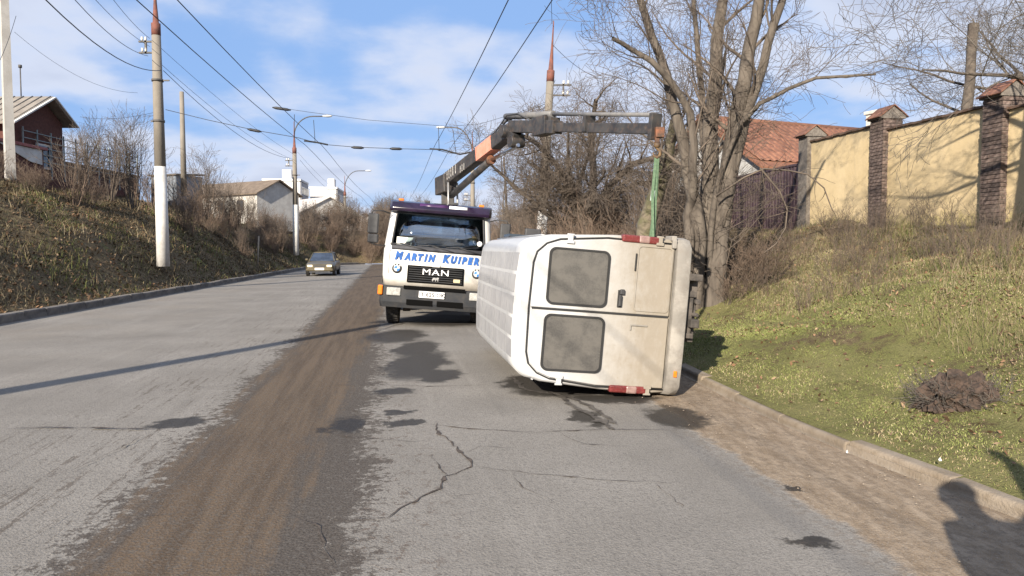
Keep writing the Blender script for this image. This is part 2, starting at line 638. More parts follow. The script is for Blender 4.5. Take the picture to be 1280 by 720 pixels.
# centre x, y and half sizes in photo pixels; turned into metres on the road
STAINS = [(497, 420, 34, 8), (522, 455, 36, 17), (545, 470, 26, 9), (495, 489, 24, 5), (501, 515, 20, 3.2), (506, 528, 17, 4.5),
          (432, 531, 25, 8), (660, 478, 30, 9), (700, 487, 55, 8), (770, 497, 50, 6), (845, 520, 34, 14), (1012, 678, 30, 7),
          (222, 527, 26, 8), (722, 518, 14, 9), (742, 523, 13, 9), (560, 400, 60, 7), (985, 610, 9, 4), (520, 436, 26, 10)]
M_ROAD = road_material()
ys2 = np.concatenate([np.arange(-40, 0, 2.0), np.arange(0, 84, .5)])
tt = np.linspace(0, 1, 60)
Yr, Tr = np.meshgrid(ys2, tt, indexing='ij')
Xr = (kl(Yr) + .02) * (1 - Tr) + (kr(Yr) - .02) * Tr
Zr = np.zeros_like(Xr) + 0.006 * np.sin(Xr * 1.1 + Yr * .3)
ii = np.arange(Xr.size).reshape(Xr.shape)
q = np.stack([ii[:-1, :-1], ii[:-1, 1:], ii[1:, 1:], ii[1:, :-1]], -1).reshape(-1, 4)
road = link('road', mesh_np('road', np.stack([Xr, Yr, Zr], -1).reshape(-1, 3), q, M_ROAD, smooth=True))
tag(road, 'worn grey asphalt road with a brown dusty centre strip', kind='structure')


def ribbon(name, px_pts, w0, mat, parent, jit=.03, z=.011, steps=9, seed=1):
    r = random.Random(seed)
    P = [gpix(*p) for p in px_pts]
    pts = []
    for a, b in zip(P[:-1], P[1:]):
        n = max(2, int((b - a).length / .06))
        nn = Vector((-(b - a).y, (b - a).x, 0)).normalized()
        o_ = 0
        for k in range(n):
            o_ = o_ * .8 + r.gauss(0, jit * .55)
            pts.append(a.lerp(b, k / n) + nn * o_ + (b - a).normalized() * r.gauss(0, .015))
    pts.append(P[-1])
    vs = []; fs = []
    for i, p in enumerate(pts):
        d = (pts[min(i + 1, len(pts) - 1)] - pts[max(i - 1, 0)]).normalized()
        s = Vector((-d.y, d.x, 0))
        e = min(1, i / 6 + .15, (len(pts) - 1 - i) / 6 + .15)
        w = .66 * w0 * e * (r.uniform(.3, 1.2) + (1.6 if r.random() < .10 else 0))
        vs += [(p + s * w).to_tuple()[:2] + (z,), (p - s * w).to_tuple()[:2] + (z,)]
    for i in range(len(pts) - 1):
        fs.append((2 * i, 2 * i + 1, 2 * i + 3, 2 * i + 2))
    return MB().add(vs, fs).build(name, mat, parent)


M_CRACK = pmat('crack_dark', (.035, .027, .022), (.085, .065, .052), scale=14, rough=.95, contrast=(.4, .6))
CR = [([(545, 530), (550, 545), (578, 568), (590, 584), (575, 590), (560, 597), (548, 612), (520, 628), (480, 648), (446, 650)], .014),
      ([(590, 584), (640, 590), (700, 597), (760, 602), (840, 606)], .006),
      ([(535, 532), (600, 538), (680, 541), (760, 537), (850, 538)], .010),
      ([(0, 537), (80, 535), (150, 536), (200, 538)], .014),
      ([(400, 540), (440, 548), (520, 553), (550, 552)], .007),
      ([(410, 482), (470, 482), (530, 484), (610, 482)], .010),
      ([(150, 640), (180, 646), (230, 640)], .007),
      ([(820, 606), (845, 628), (870, 640)], .005),
      ([(365, 650), (400, 660), (405, 690), (420, 712)], .006),
      ([(960, 672), (1000, 682), (1040, 680)], .010),
      ([(430, 508), (450, 516), (500, 522)], .006),
      ([(195, 490), (260, 484), (330, 480)], .008),
      ([(560, 598), (548, 586), (540, 570)], .006), ([(548, 612), (565, 622), (600, 618)], .005), ([(520, 628), (505, 612), (470, 606)], .005),
      ([(578, 568), (600, 560), (640, 562)], .005), ([(640, 590), (655, 612), (690, 628)], .004), ([(30, 600), (90, 590), (140, 566), (190, 540)], .006),
      ([(0, 690), (40, 670), (90, 640)], .006), ([(700, 541), (730, 556), (790, 560)], .005), ([(60, 420), (130, 424), (230, 418)], .006)]
for i, (pts, w) in enumerate(CR):
    ribbon('crack', pts, w, M_CRACK, road, seed=i, jit=.022 if i < 2 else .014)

M_DRAG = pmat('wet_mark', (.045, .039, .035), (.09, .08, .07), scale=7, rough=.6, contrast=(.4, .6))
for i, (pts, w) in enumerate([([(688, 490), (715, 508), (745, 525), (768, 538)], .06), ([(705, 492), (740, 511), (772, 532)], .05), ([(640, 470), (652, 486), (700, 496)], .05), ([(520, 400), (470, 414), (440, 416)], .03)]):
    ribbon('drag_mark', pts, w, M_DRAG, road, seed=40 + i, jit=.02, z=.0095)

# ---- kerbs: single stones under a bedding strip
M_KERB_R = pmat('kerb_concrete', (.17, .135, .098), (.235, .195, .15), scale=2.2, rough=.92, bump=.5, bscale=45, rnd=.10, dirt=(.15, .115, .075), dirt_amt=.8)
M_KERB_L = pmat('kerb_dark', (.085, .078, .072), (.14, .125, .112), scale=3, rough=.92, bump=.5, bscale=45, rnd=.18, dirt=(.20, .17, .13), dirt_amt=.6)


def kerb(name, fx, y0, y1, step, w, h, side, mat, label):
    n = int((y1 - y0) / .5) + 1
    yy = np.linspace(y0, y1, n)
    xs = fx(yy)
    vs = []; fs = []
    for x, y in zip(xs, yy):
        vs += [(x - .01 * side, y, -.05), (x + side * (w + .02), y, -.05), (x + side * (w + .02), y, h * .55), (x + side * .012, y, h * .55)]
    for i in range(n - 1):
        for j in range(4):
            fs.append((4 * i + j, 4 * i + (j + 1) % 4, 4 * i + 4 + (j + 1) % 4, 4 * i + 4 + j))
    k = MB().add(vs, fs).build(name, mat)
    tag(k, label, kind='structure')
    r = random.Random(3)
    me = None
    y = y0
    while y < y1 - step:
        a = Vector((float(fx(y)), y, 0)); b = Vector((float(fx(y + step)), y + step, 0))
        d = (b - a); L = d.length; ang = math.atan2(-d.x, d.y)
        if me is None:
            b_ = MB(); b_.prism([(0, -.12), (side * w, -.12), (side * w, h), (side * .02, h), (0, h - .025)] if side > 0 else
                               [(0, -.12), (0, h - .025), (side * .02, h), (side * w, h), (side * w, -.12)], .006, step - .006, axis='y')
            o = b_.build('kerb_stone', mat, k, bevel=.014)
            me = o.data
        else:
            o = bpy.data.objects.new('kerb_stone', me); col.objects.link(o); o.parent = k
            bv = o.modifiers.new('bevel', 'BEVEL'); bv.width = .014; bv.segments = 2
        o.location = (a.x + r.gauss(0, .008), a.y, r.gauss(0, .008))
        o.rotation_euler = (r.gauss(0, .004), r.gauss(0, .008), ang + r.gauss(0, .006))
        o.scale = (1, L / step, 1)
        y += step
    return k


kerb('kerb_right', kr, -14.0, 60, 1.0, .16, .078, 1, M_KERB_R, 'low tan concrete kerb along the grass verge')
kerb('kerb_left', kl, -14.0, 76, 1.0, .24, .20, -1, M_KERB_L, 'dark weathered kerb below the steep left bank')

# ------------------------------------------------------------------ shared vehicle materials
def paint_white(name, base, dirt, lo, hi, amt, rough=.35):
    """white paint with road dirt on the lower body (local z between lo and hi)"""
    m, T, bs = new_mat(name)
    co = T.coord('Object')
    X, Y, Z = T.sep(co)
    n = T.noise(co, 2.2, 6, .65); n2 = T.noise(co, 16, 6, .7); n3 = T.noise(T.mapping(co, scale=(1, 1, 2)), 5, 6, .7)
    zz = T.math('ADD', Z, T.math('MULTIPLY_ADD', n, .7, -.35))
    f = T.math('MULTIPLY', T.smooth(zz, hi, lo), amt)
    f = T.math('ADD', f, T.math('MULTIPLY', T.smooth(n2, .55, .8), .16), clamp=True)
    f = T.math('MULTIPLY', f, T.math('MULTIPLY_ADD', n3, .6, .7), clamp=True)
    scr = T.math('MULTIPLY', T.smooth(T.noise(T.mapping(co, scale=(.5, 1, 9)), 6, 4, .8), .66, .70), .45)
    scr = T.math('MAXIMUM', scr, T.math('MULTIPLY', T.smooth(T.noise(T.mapping(co, scale=(8, 1, .6)), 5, 4, .8), .68, .72), .4))
    c = T.mix(f, base, dirt)
    c = T.mix(T.math('MULTIPLY', scr, T.smooth(n, .42, .6)), c, (.20, .18, .155))
    T.put(bs.inputs['Base Color'], c)
    T.put(bs.inputs['Roughness'], T.math('MULTIPLY_ADD', f, .5, rough))
    T.put(bs.inputs['Normal'], T.bump(T.noise(co, 2.6, 4), .30, .05))
    return m


M_VAN = paint_white('van_paint', (.43, .435, .44), (.225, .197, .158), .55, 1.9, 1.0)
M_VANROOF = pmat('van_roof_shade_dirt', (.36, .36, .365), (.30, .30, .31), scale=3, rough=.4, dirt=(.5, .48, .45), dirt_amt=.3)  # greyer than the body: shade and dirt of the cells put into the colour
M_GRIME = pmat('grimy_plastic', (.17, .158, .14), (.27, .25, .222), scale=3.5, rough=.8, bump=.2, bscale=30, dirt=(.16, .14, .12), dirt_amt=.7)
M_BLACK = pmat('black_plastic', (.022, .022, .024), (.04, .04, .042), scale=6, rough=.6)
M_RUBBER = pmat('tyre_rubber', (.028, .027, .026), (.075, .068, .06), scale=5, rough=.9, bump=.2)
M_SEAL = pmat('rubber_seal', (.022, .022, .022), rough=.7, spec=.3)
M_RECESS_SHADE = pmat('recess_shade', (.004, .004, .004), rough=.95, spec=.05)  # near black, the shade inside openings put into the colour
M_STEEL = pmat('painted_steel', (.30, .30, .30), (.42, .41, .39), scale=8, rough=.45, metal=.6)
M_DULLST = pmat('dull_steel', (.10, .10, .105), (.15, .145, .14), scale=8, rough=.6)
M_UNDER = pmat('underbody', (.04, .035, .031), (.10, .085, .072), scale=6, rough=.9, bump=.4, bscale=20)
M_RED = pmat('red_lens', (.15, .022, .022), (.11, .018, .018), scale=20, rough=.3, dirt=(.22, .13, .10), dirt_amt=.5)
M_CLEARLENS = pmat('clear_lens', (.40, .40, .38), (.26, .26, .25), scale=25, rough=.2, dirt=(.4, .36, .3), dirt_amt=.5)
M_DULLENS = pmat('dull_lens', (.26, .17, .15), (.20, .12, .11), scale=25, rough=.35, dirt=(.25, .2, .17), dirt_amt=.5)
M_AMBER = pmat('amber_lens', (.75, .20, .02), (.6, .15, .015), scale=20, rough=.25)


def dusty_glass():
    m, T, bs = new_mat('dusty_window')
    co = T.coord('Object')
    n = T.noise(co, 55, 4, .8); n2 = T.noise(co, 5, 5, .6); n3 = T.noise(T.mapping(co, scale=(1, 1, .12)), 70, 3, .7)
    c = T.mix(T.smooth(n, .35, .7), (.058, .055, .051), (.086, .081, .074))
    c = T.mix(T.math('MULTIPLY', T.smooth(n2, .40, .62), .8), c, (.105, .098, .088))
    c = T.mix(T.math('MULTIPLY', T.smooth(n3, .55, .75), .45), c, (.115, .108, .097))
    T.put(bs.inputs['Base Color'], c)
    bs.inputs['Roughness'].default_value = .5
    bs.inputs['Coat Weight'].default_value = .35
    bs.inputs['Coat Roughness'].default_value = .12
    return m


M_DUSTGLASS = dusty_glass()


def glass(name, tint=(.8, .9, .95), rough=.02):
    m, T, bs = new_mat(name)
    bs.inputs['Base Color'].default_value = (*tint, 1)
    bs.inputs['Roughness'].default_value = rough
    bs.inputs['Transmission Weight'].default_value = 1.0
    bs.inputs['IOR'].default_value = 1.15
    return m


M_GLASS = glass('clear_glass')
M_DARKGLASS = pmat('dark_glass', (.03, .04, .05), rough=.06, spec=.8)


def wheel(parent, c, axis, r, w, rimr, rim_mat, name='wheel'):
    """tyre with a rim and hub as children; axis 'x' """
    M = Matrix.Translation(Vector(c))
    t = MB(M)
    h = w / 2
    t.lathe([(rimr, -h * .85), (r * .93, -h), (r * .985, -h * .8), (r, -h * .4), (r, h * .4), (r * .985, h * .8), (r * .93, h), (rimr, h * .85), (rimr, -h * .85)], 32, axis)
    o = t.build(name, M_RUBBER, parent)
    ri = MB(M)
    ri.lathe([(rimr, -h * .8), (rimr * .92, -h * .55), (rimr * .5, -h * .35), (rimr * .25, -h * .75), (0.001, -h * .78)], 28, axis)
    ri.lathe([(rimr, h * .8), (rimr * .92, h * .55), (rimr * .5, h * .35), (rimr * .25, h * .75), (0.001, h * .78)], 28, axis)
    ri.build('rim', rim_mat, o)
    tr = MB(M)
    for k in range(40):
        a = 2 * math.pi * k / 40
        for s in (-1, 1):
            tr.box((s * w * .22, (r + .004) * math.cos(a + s * .04), (r + .004) * math.sin(a + s * .04)), (w * .36, .02, .012), (a + math.pi / 2, 0, 0))
    tr.build('tread', M_RUBBER, o)
    return o


def rrect(cx, cy, hw, hh, r, n=5):
    P = []
    for (sx_, sy_, a0) in ((1, 1, 0), (-1, 1, 90), (-1, -1, 180), (1, -1, 270)):
        for k in range(n + 1):
            a = R(a0 + 90 * k / n)
            P.append((cx + sx_ * (hw - r) + r * math.cos(a), cy + sy_ * (hh - r) + r * math.sin(a)))
    return P


# ------------------------------------------------------------------ the overturned van
VAN_YAW = R(9.0)
van = thing('delivery_van', 'white panel van tipped on its side, rear doors and ribbed roof showing', 'van')
VM = Matrix.Translation((2.16, 8.22, .852)) @ Matrix.Rotation(VAN_YAW, 4, 'Z') @ Matrix.Rotation(R(-85.2), 4, 'Y') @ Matrix.Diagonal((.955, 1, 1, 1))
van.matrix_world = VM
# local axes: x = right side of the van, y = towards its nose, z = up


def van_section(y, zt, hw_lo=.90, hw_top=.80, z0=.30, rr=.20, shrink=0.0):
    """half outline from sill to roof, mirrored into a ring"""
    half = [(hw_lo - .10, z0), (hw_lo - .02, z0 + .04), (hw_lo, z0 + .25), (hw_lo, z0 + .55), (hw_lo - .012, 1.15)]
    half.append((hw_top + .03, zt - rr - .10))
    for k in range(6):
        a = R(90 * k / 5)
        half.append((hw_top - rr + rr * math.cos(a), zt - rr + rr * math.sin(a)))
    half.append((hw_top * .35, zt + .022))
    s = 1 - shrink
    ring = [(x * s, y, z0 + (z - z0) * s + (.5 * shrink)) for x, z in half] + [(-x * s, y, z0 + (z - z0) * s + (.5 * shrink)) for x, z in reversed(half)]
    return ring


ZR = 2.13
secs = [van_section(.035, ZR - .02, shrink=.025), van_section(.06, ZR), van_section(.5, ZR), van_section(1.5, ZR + .01), van_section(3.2, ZR + .01), van_section(3.75, ZR - .01),
        van_section(3.95, ZR - .06), van_section(4.3, 1.72, hw_top=.80), van_section(4.6, 1.36, hw_top=.82, rr=.12), van_section(4.95, 1.12, hw_lo=.88, hw_top=.80, rr=.10),
        van_section(5.15, .96, hw_lo=.84, hw_top=.74, rr=.10)]
b = MB(); b.rings(secs, cap0=True, cap1=True)
body = b.build('body', M_VAN, van)
# rear doors: two leaves with rounded outer corners, a thin gap between
def door(sign):
    x0, x1 = (.006, .805) if sign > 0 else (-.805, -.006)
    P = [(x0, .44), (x1, .44), (x1, 1.55)] if sign > 0 else [(x1, .44), (x1, 1.98), (x0 + .14, 1.98)]
    if sign > 0:
        P = [(.006, .44), (.83, .44), (.835, 1.2), (.775, 1.72), (.72, 1.86), (.62, 1.955), (.50, 1.985), (.006, 1.995)]
    else:
        P = [(-x, z) for x, z in reversed([(.006, .44), (.83, .44), (.835, 1.2), (.775, 1.72), (.72, 1.86), (.62, 1.955), (.50, 1.985), (.006, 1.995)])]
    d = MB(); d.prism(P, .006, .036, axis='y')
    o = d.build('rear_door', M_VAN, van, bevel=.012, seg=3)
    # window with a rubber frame
    cx = .375 * sign; cz = 1.50; hw, hh = .31, .325
    fr = MB()
    A = rrect(cx, cz, hw + .012, hh + .012, .075); B = rrect(cx, cz, hw - .012, hh - .012, .06)
    fr.rings([[(x, .004, z) for x, z in A], [(x, -.012, z) for x, z in A], [(x, -.012, z) for x, z in B], [(x, .004, z) for x, z in B]], smooth=False)
    wf = fr.build('window_frame', M_SEAL, o)
    g_ = MB(); g_.prism(rrect(cx, cz, hw - .008, hh - .008, .062), -.004, .012, axis='y')
    g_.build('window', M_DUSTGLASS, o)
    # hinges
    for z in (.62, 1.62):
        h = MB(); xx = (.86 if z < 1 else .80) * sign
        h.box((xx, .004, z), (.10, .03, .055)); h.box((xx - .035 * sign, -.006, z), (.035, .02, .085))
        h.tube([(xx + .045 * sign, .0, z - .04), (xx + .045 * sign, .0, z + .04)], .014, 8)
        h.build('hinge', M_VAN, o, bevel=.004)
    return o


dr = door(1); dl = door(-1)
# number-plate recess and handle on the upper (right) leaf; small pressing on the other
b = MB()
A = rrect(.42, .66, .375, .20, .04); B = rrect(.42, .66, .362, .187, .035)
b.rings([[(x, .004, z) for x, z in A], [(x, -.004, z) for x, z in A], [(x, -.004, z) for x, z in B], [(x, .004, z) for x, z in B]], smooth=False)
b.build('plate_pressing', M_VAN, dr)
b = MB(); b.box((.60, -.003, .875), (.20, .016, .016)); b.build('plate_lamp_bar', M_SEAL, dr, bevel=.004)
b = MB(); b.box((.17, .0, 1.02), (.20, .012, .05)); b.build('handle_recess', M_SEAL, dr, bevel=.01)
b = MB(); b.box((.15, -.022, 1.02), (.13, .03, .032)); b.box((.25, -.015, 1.00), (.06, .03, .05)); b.build('door_handle', M_BLACK, dr, bevel=.008)
b = MB(); b.box((-.12, -.002, .78), (.018, .012, .20)); b.box((-.15, -.002, .87), (.06, .012, .018)); b.build('handle_recess', M_GRIME, dl, bevel=.005)
b = MB(); b.box((0, .0, 1.22), (.022, .012, 1.52)); b.build('door_seal', M_SEAL, van)
# outer seal line of the doors
P = [(.845, .43), (.85, 1.2), (.79, 1.725), (.732, 1.868), (.63, 1.968), (.505, 2.0), (0, 2.012)]
pts = [(x, .022, z) for x, z in P] + [(-x, .022, z) for x, z in reversed(P[:-1])]
b = MB(); b.tube(pts, .009, 6); b.build('door_seal', M_SEAL, van)
# tail lamps
for s in (1, -1):
    b = MB(); b.box((.862 * s, .03, .84), (.085, .09, .42)); L = b.build('tail_lamp', M_RED, van, bevel=.02, seg=3)
    b = MB(); b.box((.864 * s, .026, .80), (.088, .092, .13)); b.build('reversing_lens', M_DULLENS, L, bevel=.02)
    # rain gutter seam
    b = MB(); b.tube([(.815 * s, .05, 1.90), (.822 * s, .2, 1.905), (.822 * s, 3.7, 1.90)], .008, 6); b.build('gutter', M_VAN, van)
# bumper
b = MB()
prof = [(-.02, .25), (-.075, .27), (-.085, .36), (-.06, .425), (.02, .43)]
ring0 = []
for x in (-.93, -.90, -.80, -.4, 0, .4, .80, .90, .93):
    k = .30 if abs(x) > .92 else (.11 if abs(x) > .88 else (.02 if abs(x) > .7 else 0))
    ring0.append([(x, y + k, z) for y, z in prof])
b.rings(ring0, close=True, cap0=True, cap1=True)
bp = b.build('rear_bumper', M_GRIME, van, bevel=.01)
b = MB(); b.box((-.64, -.083, .345), (.07, .012, .035)); b.build('reflector', M_AMBER, bp)
b = MB(); b.box((.905, .10, .46), (.06, .22, .06)); b.box((.84, .0, .455), (.10, .05, .05)); b.build('bumper_bracket', M_GRIME, bp, bevel=.01)
# roof pressings: grey plates with painted shade and dirt, pale gaps read as ribs
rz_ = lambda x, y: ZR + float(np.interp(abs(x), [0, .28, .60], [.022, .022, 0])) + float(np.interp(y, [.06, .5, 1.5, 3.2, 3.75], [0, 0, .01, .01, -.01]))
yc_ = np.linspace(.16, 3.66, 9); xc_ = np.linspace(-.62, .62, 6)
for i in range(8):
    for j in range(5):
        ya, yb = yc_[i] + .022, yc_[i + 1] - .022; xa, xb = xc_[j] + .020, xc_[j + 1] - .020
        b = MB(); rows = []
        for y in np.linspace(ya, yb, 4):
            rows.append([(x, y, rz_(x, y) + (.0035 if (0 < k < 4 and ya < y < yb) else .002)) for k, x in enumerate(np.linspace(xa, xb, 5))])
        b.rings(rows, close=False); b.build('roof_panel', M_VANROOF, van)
# side rubbing strip, cargo side pressings, cab windows, windscreen, lights, wheels and running gear
for s in (1, -1):
    b = MB(); b.box((.905 * s, 2.2, .72), (.02, 3.8, .07)); b.build('rubbing_strip', M_GRIME, van, bevel=.006)
    b = MB(); b.prism([(3.12, 1.22), (4.12, 1.22), (3.88, 1.78), (3.16, 1.80)], .862 * s, .905 * s if s > 0 else -.905, axis='x'); b.build('cab_window', M_DARKGLASS, van)
    b = MB(); b.box((.98 * s, 4.1, 1.28), (.14, .08, .26)); b.box((.90 * s, 4.1, 1.22), (.1, .04, .04)); b.build('wing_mirror', M_BLACK, van, bevel=.02)
    b = MB(); b.box((.62 * s, 5.17, .78), (.30, .06, .18)); b.build('headlamp', M_CLEARLENS, van, bevel=.02)
    wheel(van, (.80 * s, 1.05, .33), 'x', .33, .20, .20, M_STEEL)
    wheel(van, (.80 * s, 4.35, .33), 'x', .33, .20, .20, M_STEEL)
    b = MB(); b.tube([(.50 * s, .15, .42), (.50 * s, .6, .33), (.50 * s, 1.05, .28), (.50 * s, 1.5, .33), (.50 * s, 2.0, .42)], .03, 6); b.build('leaf_spring', M_UNDER, van)
M2 = Matrix.Translation((0, 3.97, 2.06)) @ Matrix.Rotation(R(-44), 4, 'X') @ Matrix.Translation((0, -3.40, 0))
ws = MB(M2); ws.add([(-.70, 3.42, .03), (.70, 3.42, .03), (.76, 4.28, .03), (-.76, 4.28, .03)], [(0, 1, 2, 3)]); ws.build('windscreen', M_DARKGLASS, van, solid=.01)
b = MB(); b.box((0, 5.17, .50), (1.76, .16, .24)); b.build('front_bumper', M_GRIME, van, bevel=.04)
b = MB(); b.tube([(-.78, 1.05, .33), (.78, 1.05, .33)], .05, 8); b.lathe([(.001, -.15), (.13, -.12), (.16, 0), (.13, .12), (.001, .15)], 14, 'y', (0.0, 1.05, .33)); b.build('rear_axle', M_UNDER, van)
b = MB(); b.box((0, 2.4, .36), (1.5, 4.5, .10)); b.box((.42, 2.2, .31), (.08, 4.2, .12)); b.box((-.42, 2.2, .31), (.08, 4.2, .12)); b.build('floor_pan', M_UNDER, van)
b = MB(); b.tube([(-.3, .12, .27), (-.3, 1.6, .25), (-.1, 3.2, .27)], .035, 8); b.tube([(-.3, .5, .26), (-.3, 1.0, .26)], .085, 10); b.build('exhaust', M_UNDER, van)
b = MB(); b.box((0.05, .06, .20), (.55, .08, .07)); b.box((.28, .03, .22), (.06, .06, .16)); b.box((-.2, .03, .22), (.06, .06, .16)); b.tube([(.05, -.06, .14), (.05, .06, .17)], .025, 8)
b.build('tow_bracket', M_UNDER, van, bevel=.008)
b = MB(); b.box((.12, .10, .17), (.80, .05, .13)); b.box((.48, .02, .20), (.08, .20, .16)); b.box((-.05, .0, .16), (.10, .14, .10)); b.tube([(.2, -.03, .13), (.2, .2, .10)], .035, 8); b.build('valance', M_UNDER, van, bevel=.012)
b = MB(); b.lathe([(.001, .24), (.25, .24), (.30, .20), (.30, .14), (.24, .10), (.001, .12)], 24, 'z', (0, .62, .0)); b.build('spare_wheel', M_RUBBER, van)
for s in (1, -1):
    b = MB(); b.box((.62 * s, .55, .20), (.24, .02, .26)); b.build('mudflap', M_BLACK, van)

# ------------------------------------------------------------------ the recovery truck
TRX, TRY, TYAW = -1.62, 15.55, R(5.5)
truck = thing('crane_truck', 'white crane lorry with blue lettering and black boom, facing the fallen van', 'truck', (TRX, TRY, 0), TYAW)
TM = Matrix.Translation((TRX, TRY, 0)) @ Matrix.Rotation(TYAW, 4, 'Z')
TI = TM.inverted()
ROLL = Matrix.Translation((0, 0, .55)) @ Matrix.Rotation(R(4.4), 4, 'Y') @ Matrix.Translation((0, 0, -.55))
# local axes: x = photo right, y = towards the tail, z = up
M_CAB = paint_white('cab_paint', (.55, .54, .51), (.30, .255, .20), .7, 1.2, .7)
M_PURPLE = pmat('purple_visor', (.010, .006, .016), (.020, .010, .030), scale=2.0, rough=.25, coat=.4)
M_PURPLE2 = pmat('light_purple', (.06, .022, .085), (.04, .017, .06), scale=3, rough=.3)
M_BUMP = pmat('grey_bumper', (.022, .024, .028), (.034, .035, .037), scale=3, rough=.75, spec=.3, dirt=(.07, .06, .05), dirt_amt=.35)
M_BLUE = pmat('blue_letters', (.012, .075, .28), (.02, .10, .34), scale=9, rough=.4)
M_WHITEP = pmat('white_plastic', (.80, .80, .80), rough=.4)
M_INT = pmat('cab_trim', (.035, .036, .042), (.06, .06, .066), scale=5, rough=.85)


def cab_ring(z, yf, hw, yb=1.72, bow=.05):
    P = []
    for fx in (-.86, -.45, 0, .45, .86):
        P.append((fx * hw, yf + bow * fx * fx, z))
    P += [(.955 * hw, yf + bow + .05, z), (hw, yf + bow + .15, z)]
    P += [(hw, .50, z), (hw, 1.18, z), (hw, 1.36, z), (hw, yb - .06, z), (.96 * hw, yb, z)]
    P += [(.62 * hw, yb, z), (-.62 * hw, yb, z)]
    P += [(-.96 * hw, yb, z), (-hw, yb - .06, z), (-hw, 1.36, z), (-hw, 1.18, z), (-hw, .50, z), (-hw, yf + bow + .15, z), (-.955 * hw, yf + bow + .05, z)]
    return P


levels = [(.80, .06, 1.10), (1.00, .05, 1.13), (1.30, .05, 1.14), (1.56, .07, 1.135), (1.64, .085, 1.13), (2.34, .30, 1.06), (2.42, .36, 1.04), (2.48, .46, 1.00), (2.52, .62, .92)]
rings_ = [cab_ring(*l) for l in levels]


def skip(i, j):
    if i == 4 and j in (0, 1, 2, 3): return True          # windscreen
    if i == 4 and j in (7, 18): return True                # door windows (front part)
    if i == 4 and j in (6, 19) and False: return True
    if i == 4 and j == 12: return True                     # rear window
    return False


b = MB(ROLL); b.rings(rings_, cap1=True, skip=skip)
cab = b.build('cab', M_CAB, truck, solid=.035)
# glass
r4, r5 = rings_[4], rings_[5]
def pane(idx, name, mat):
    b = MB(ROLL)
    b.rings([[Vector(r4[i]).lerp(Vector(r5[i]), -.03) + Vector((0, .012, 0)) for i in idx], [Vector(r4[i]).lerp(Vector(r5[i]), 1.03) + Vector((0, .012, 0)) for i in idx]], close=False)
    return b.build(name, mat, cab, solid=.006)
def windscreen_mat():
    m, T, bs = new_mat('windscreen')
    nt = m.node_tree
    tr = T.node('ShaderNodeBsdfTransparent'); tr.inputs[0].default_value = (.72, .80, .84, 1)
    gl = T.node('ShaderNodeBsdfGlossy'); gl.inputs['Roughness'].default_value = .03; gl.inputs[0].default_value = (.9, .95, 1, 1)
    mx = T.node('ShaderNodeMixShader'); fr = T.node('ShaderNodeFresnel'); fr.inputs[0].default_value = 1.6
    f = T.math('ADD', fr.outputs[0], .24)
    T.put(mx.inputs[0], f); T.l.new(tr.outputs[0], mx.inputs[1]); T.l.new(gl.outputs[0], mx.inputs[2])
    T.l.new(mx.outputs[0], nt.nodes['Material Output'].inputs[0])
    return m
M_WS = windscreen_mat()
pane([0, 1, 2, 3, 4], 'windscreen', M_WS)
for ids in ([7, 8], [18, 19]):
    pane(ids, 'door_window', M_WS)
pane([12, 13], 'rear_window', M_WS)
b = MB(ROLL)     # black seal round the windscreen
loop = [r4[i] for i in (0, 1, 2, 3, 4)] + [r5[i] for i in (4, 3, 2, 1, 0)] + [r4[0]]
b.tube([(x, y - .004, z) for x, y, z in loop], .022, 6); b.build('windscreen_seal', M_BLACK, cab)
# door shut lines and handles
for s in (1, -1):
    MB(ROLL).tube([(1.12 * s, .27, .84), (1.143 * s, .26, 1.3), (1.135 * s, .28, 1.62)], .007, 5).build('door_gap', M_SEAL, cab)
    MB(ROLL).tube([(1.135 * s, 1.24, .84), (1.145 * s, 1.24, 1.6)], .007, 5).build('door_gap', M_SEAL, cab)
    b = MB(ROLL); b.box((1.155 * s, 1.10, 1.30), (.03, .16, .05)); b.build('door_handle', M_BLACK, cab, bevel=.008)
    b = MB(ROLL); b.box((1.0 * s, .048 + .055, 1.30), (.012, .012, .5), (0, 0, 0)); b.build('panel_gap', M_SEAL, cab)
# lower wind deflector strip under the windscreen and wipers
b = MB(ROLL); b.rings([[(x, .052 + .05 * (x / 1.13) ** 2, 1.56), (x, .03 + .05 * (x / 1.13) ** 2, 1.60), (x, .06 + .05 * (x / 1.13) ** 2, 1.645)] for x in (-.97, -.5, 0, .5, .97)], close=False)
b.build('scuttle', M_INT, cab, solid=.008)
for x0, x1 in ((-.25, -.80), (.32, -.22), (.86, .38)):
    b = MB(ROLL); b.tube([(x0, .03, 1.585), (x1, .075, 1.70)], .012, 6); b.tube([(x1 - .22, .085, 1.675), (x1 + .3, .062, 1.695)], .010, 6); b.build('wiper', M_BLACK, cab)
# visor over the windscreen
b = MB(ROLL)
rows = []
for x in (-1.08, -1.02, -.7, -.35, 0, .35, .7, 1.02, 1.08):
    k = .07 * (x / 1.05) ** 2 + (.12 if abs(x) > 1.05 else 0)
    rows.append([(x, .24 + k, 2.36), (x, .14 + k, 2.37), (x, .13 + k, 2.44), (x, .22 + k, 2.56), (x, .42 + k * .4, 2.60), (x, .60, 2.55), (x, .5, 2.49)])
b.rings(rows, cap0=True, cap1=True)
visor = b.build('sun_visor', M_PURPLE, truck, bevel=.01)
b = MB(ROLL); b.rings([[(x, .175 + .07 * x * x, 2.50 - .0), (x, .215 + .07 * x * x, 2.565)] for x in (-.45, -.2, 0, .15)], close=False); b.build('visor_stripe', M_PURPLE2, visor, solid=.006)
b = MB(ROLL); b.rings([[(x, .165 + .07 * x * x, 2.495), (x, .205 + .07 * x * x, 2.555)] for x in (.17, .4, .55)], close=False); b.build('visor_stripe', M_WHITEP, visor, solid=.006)
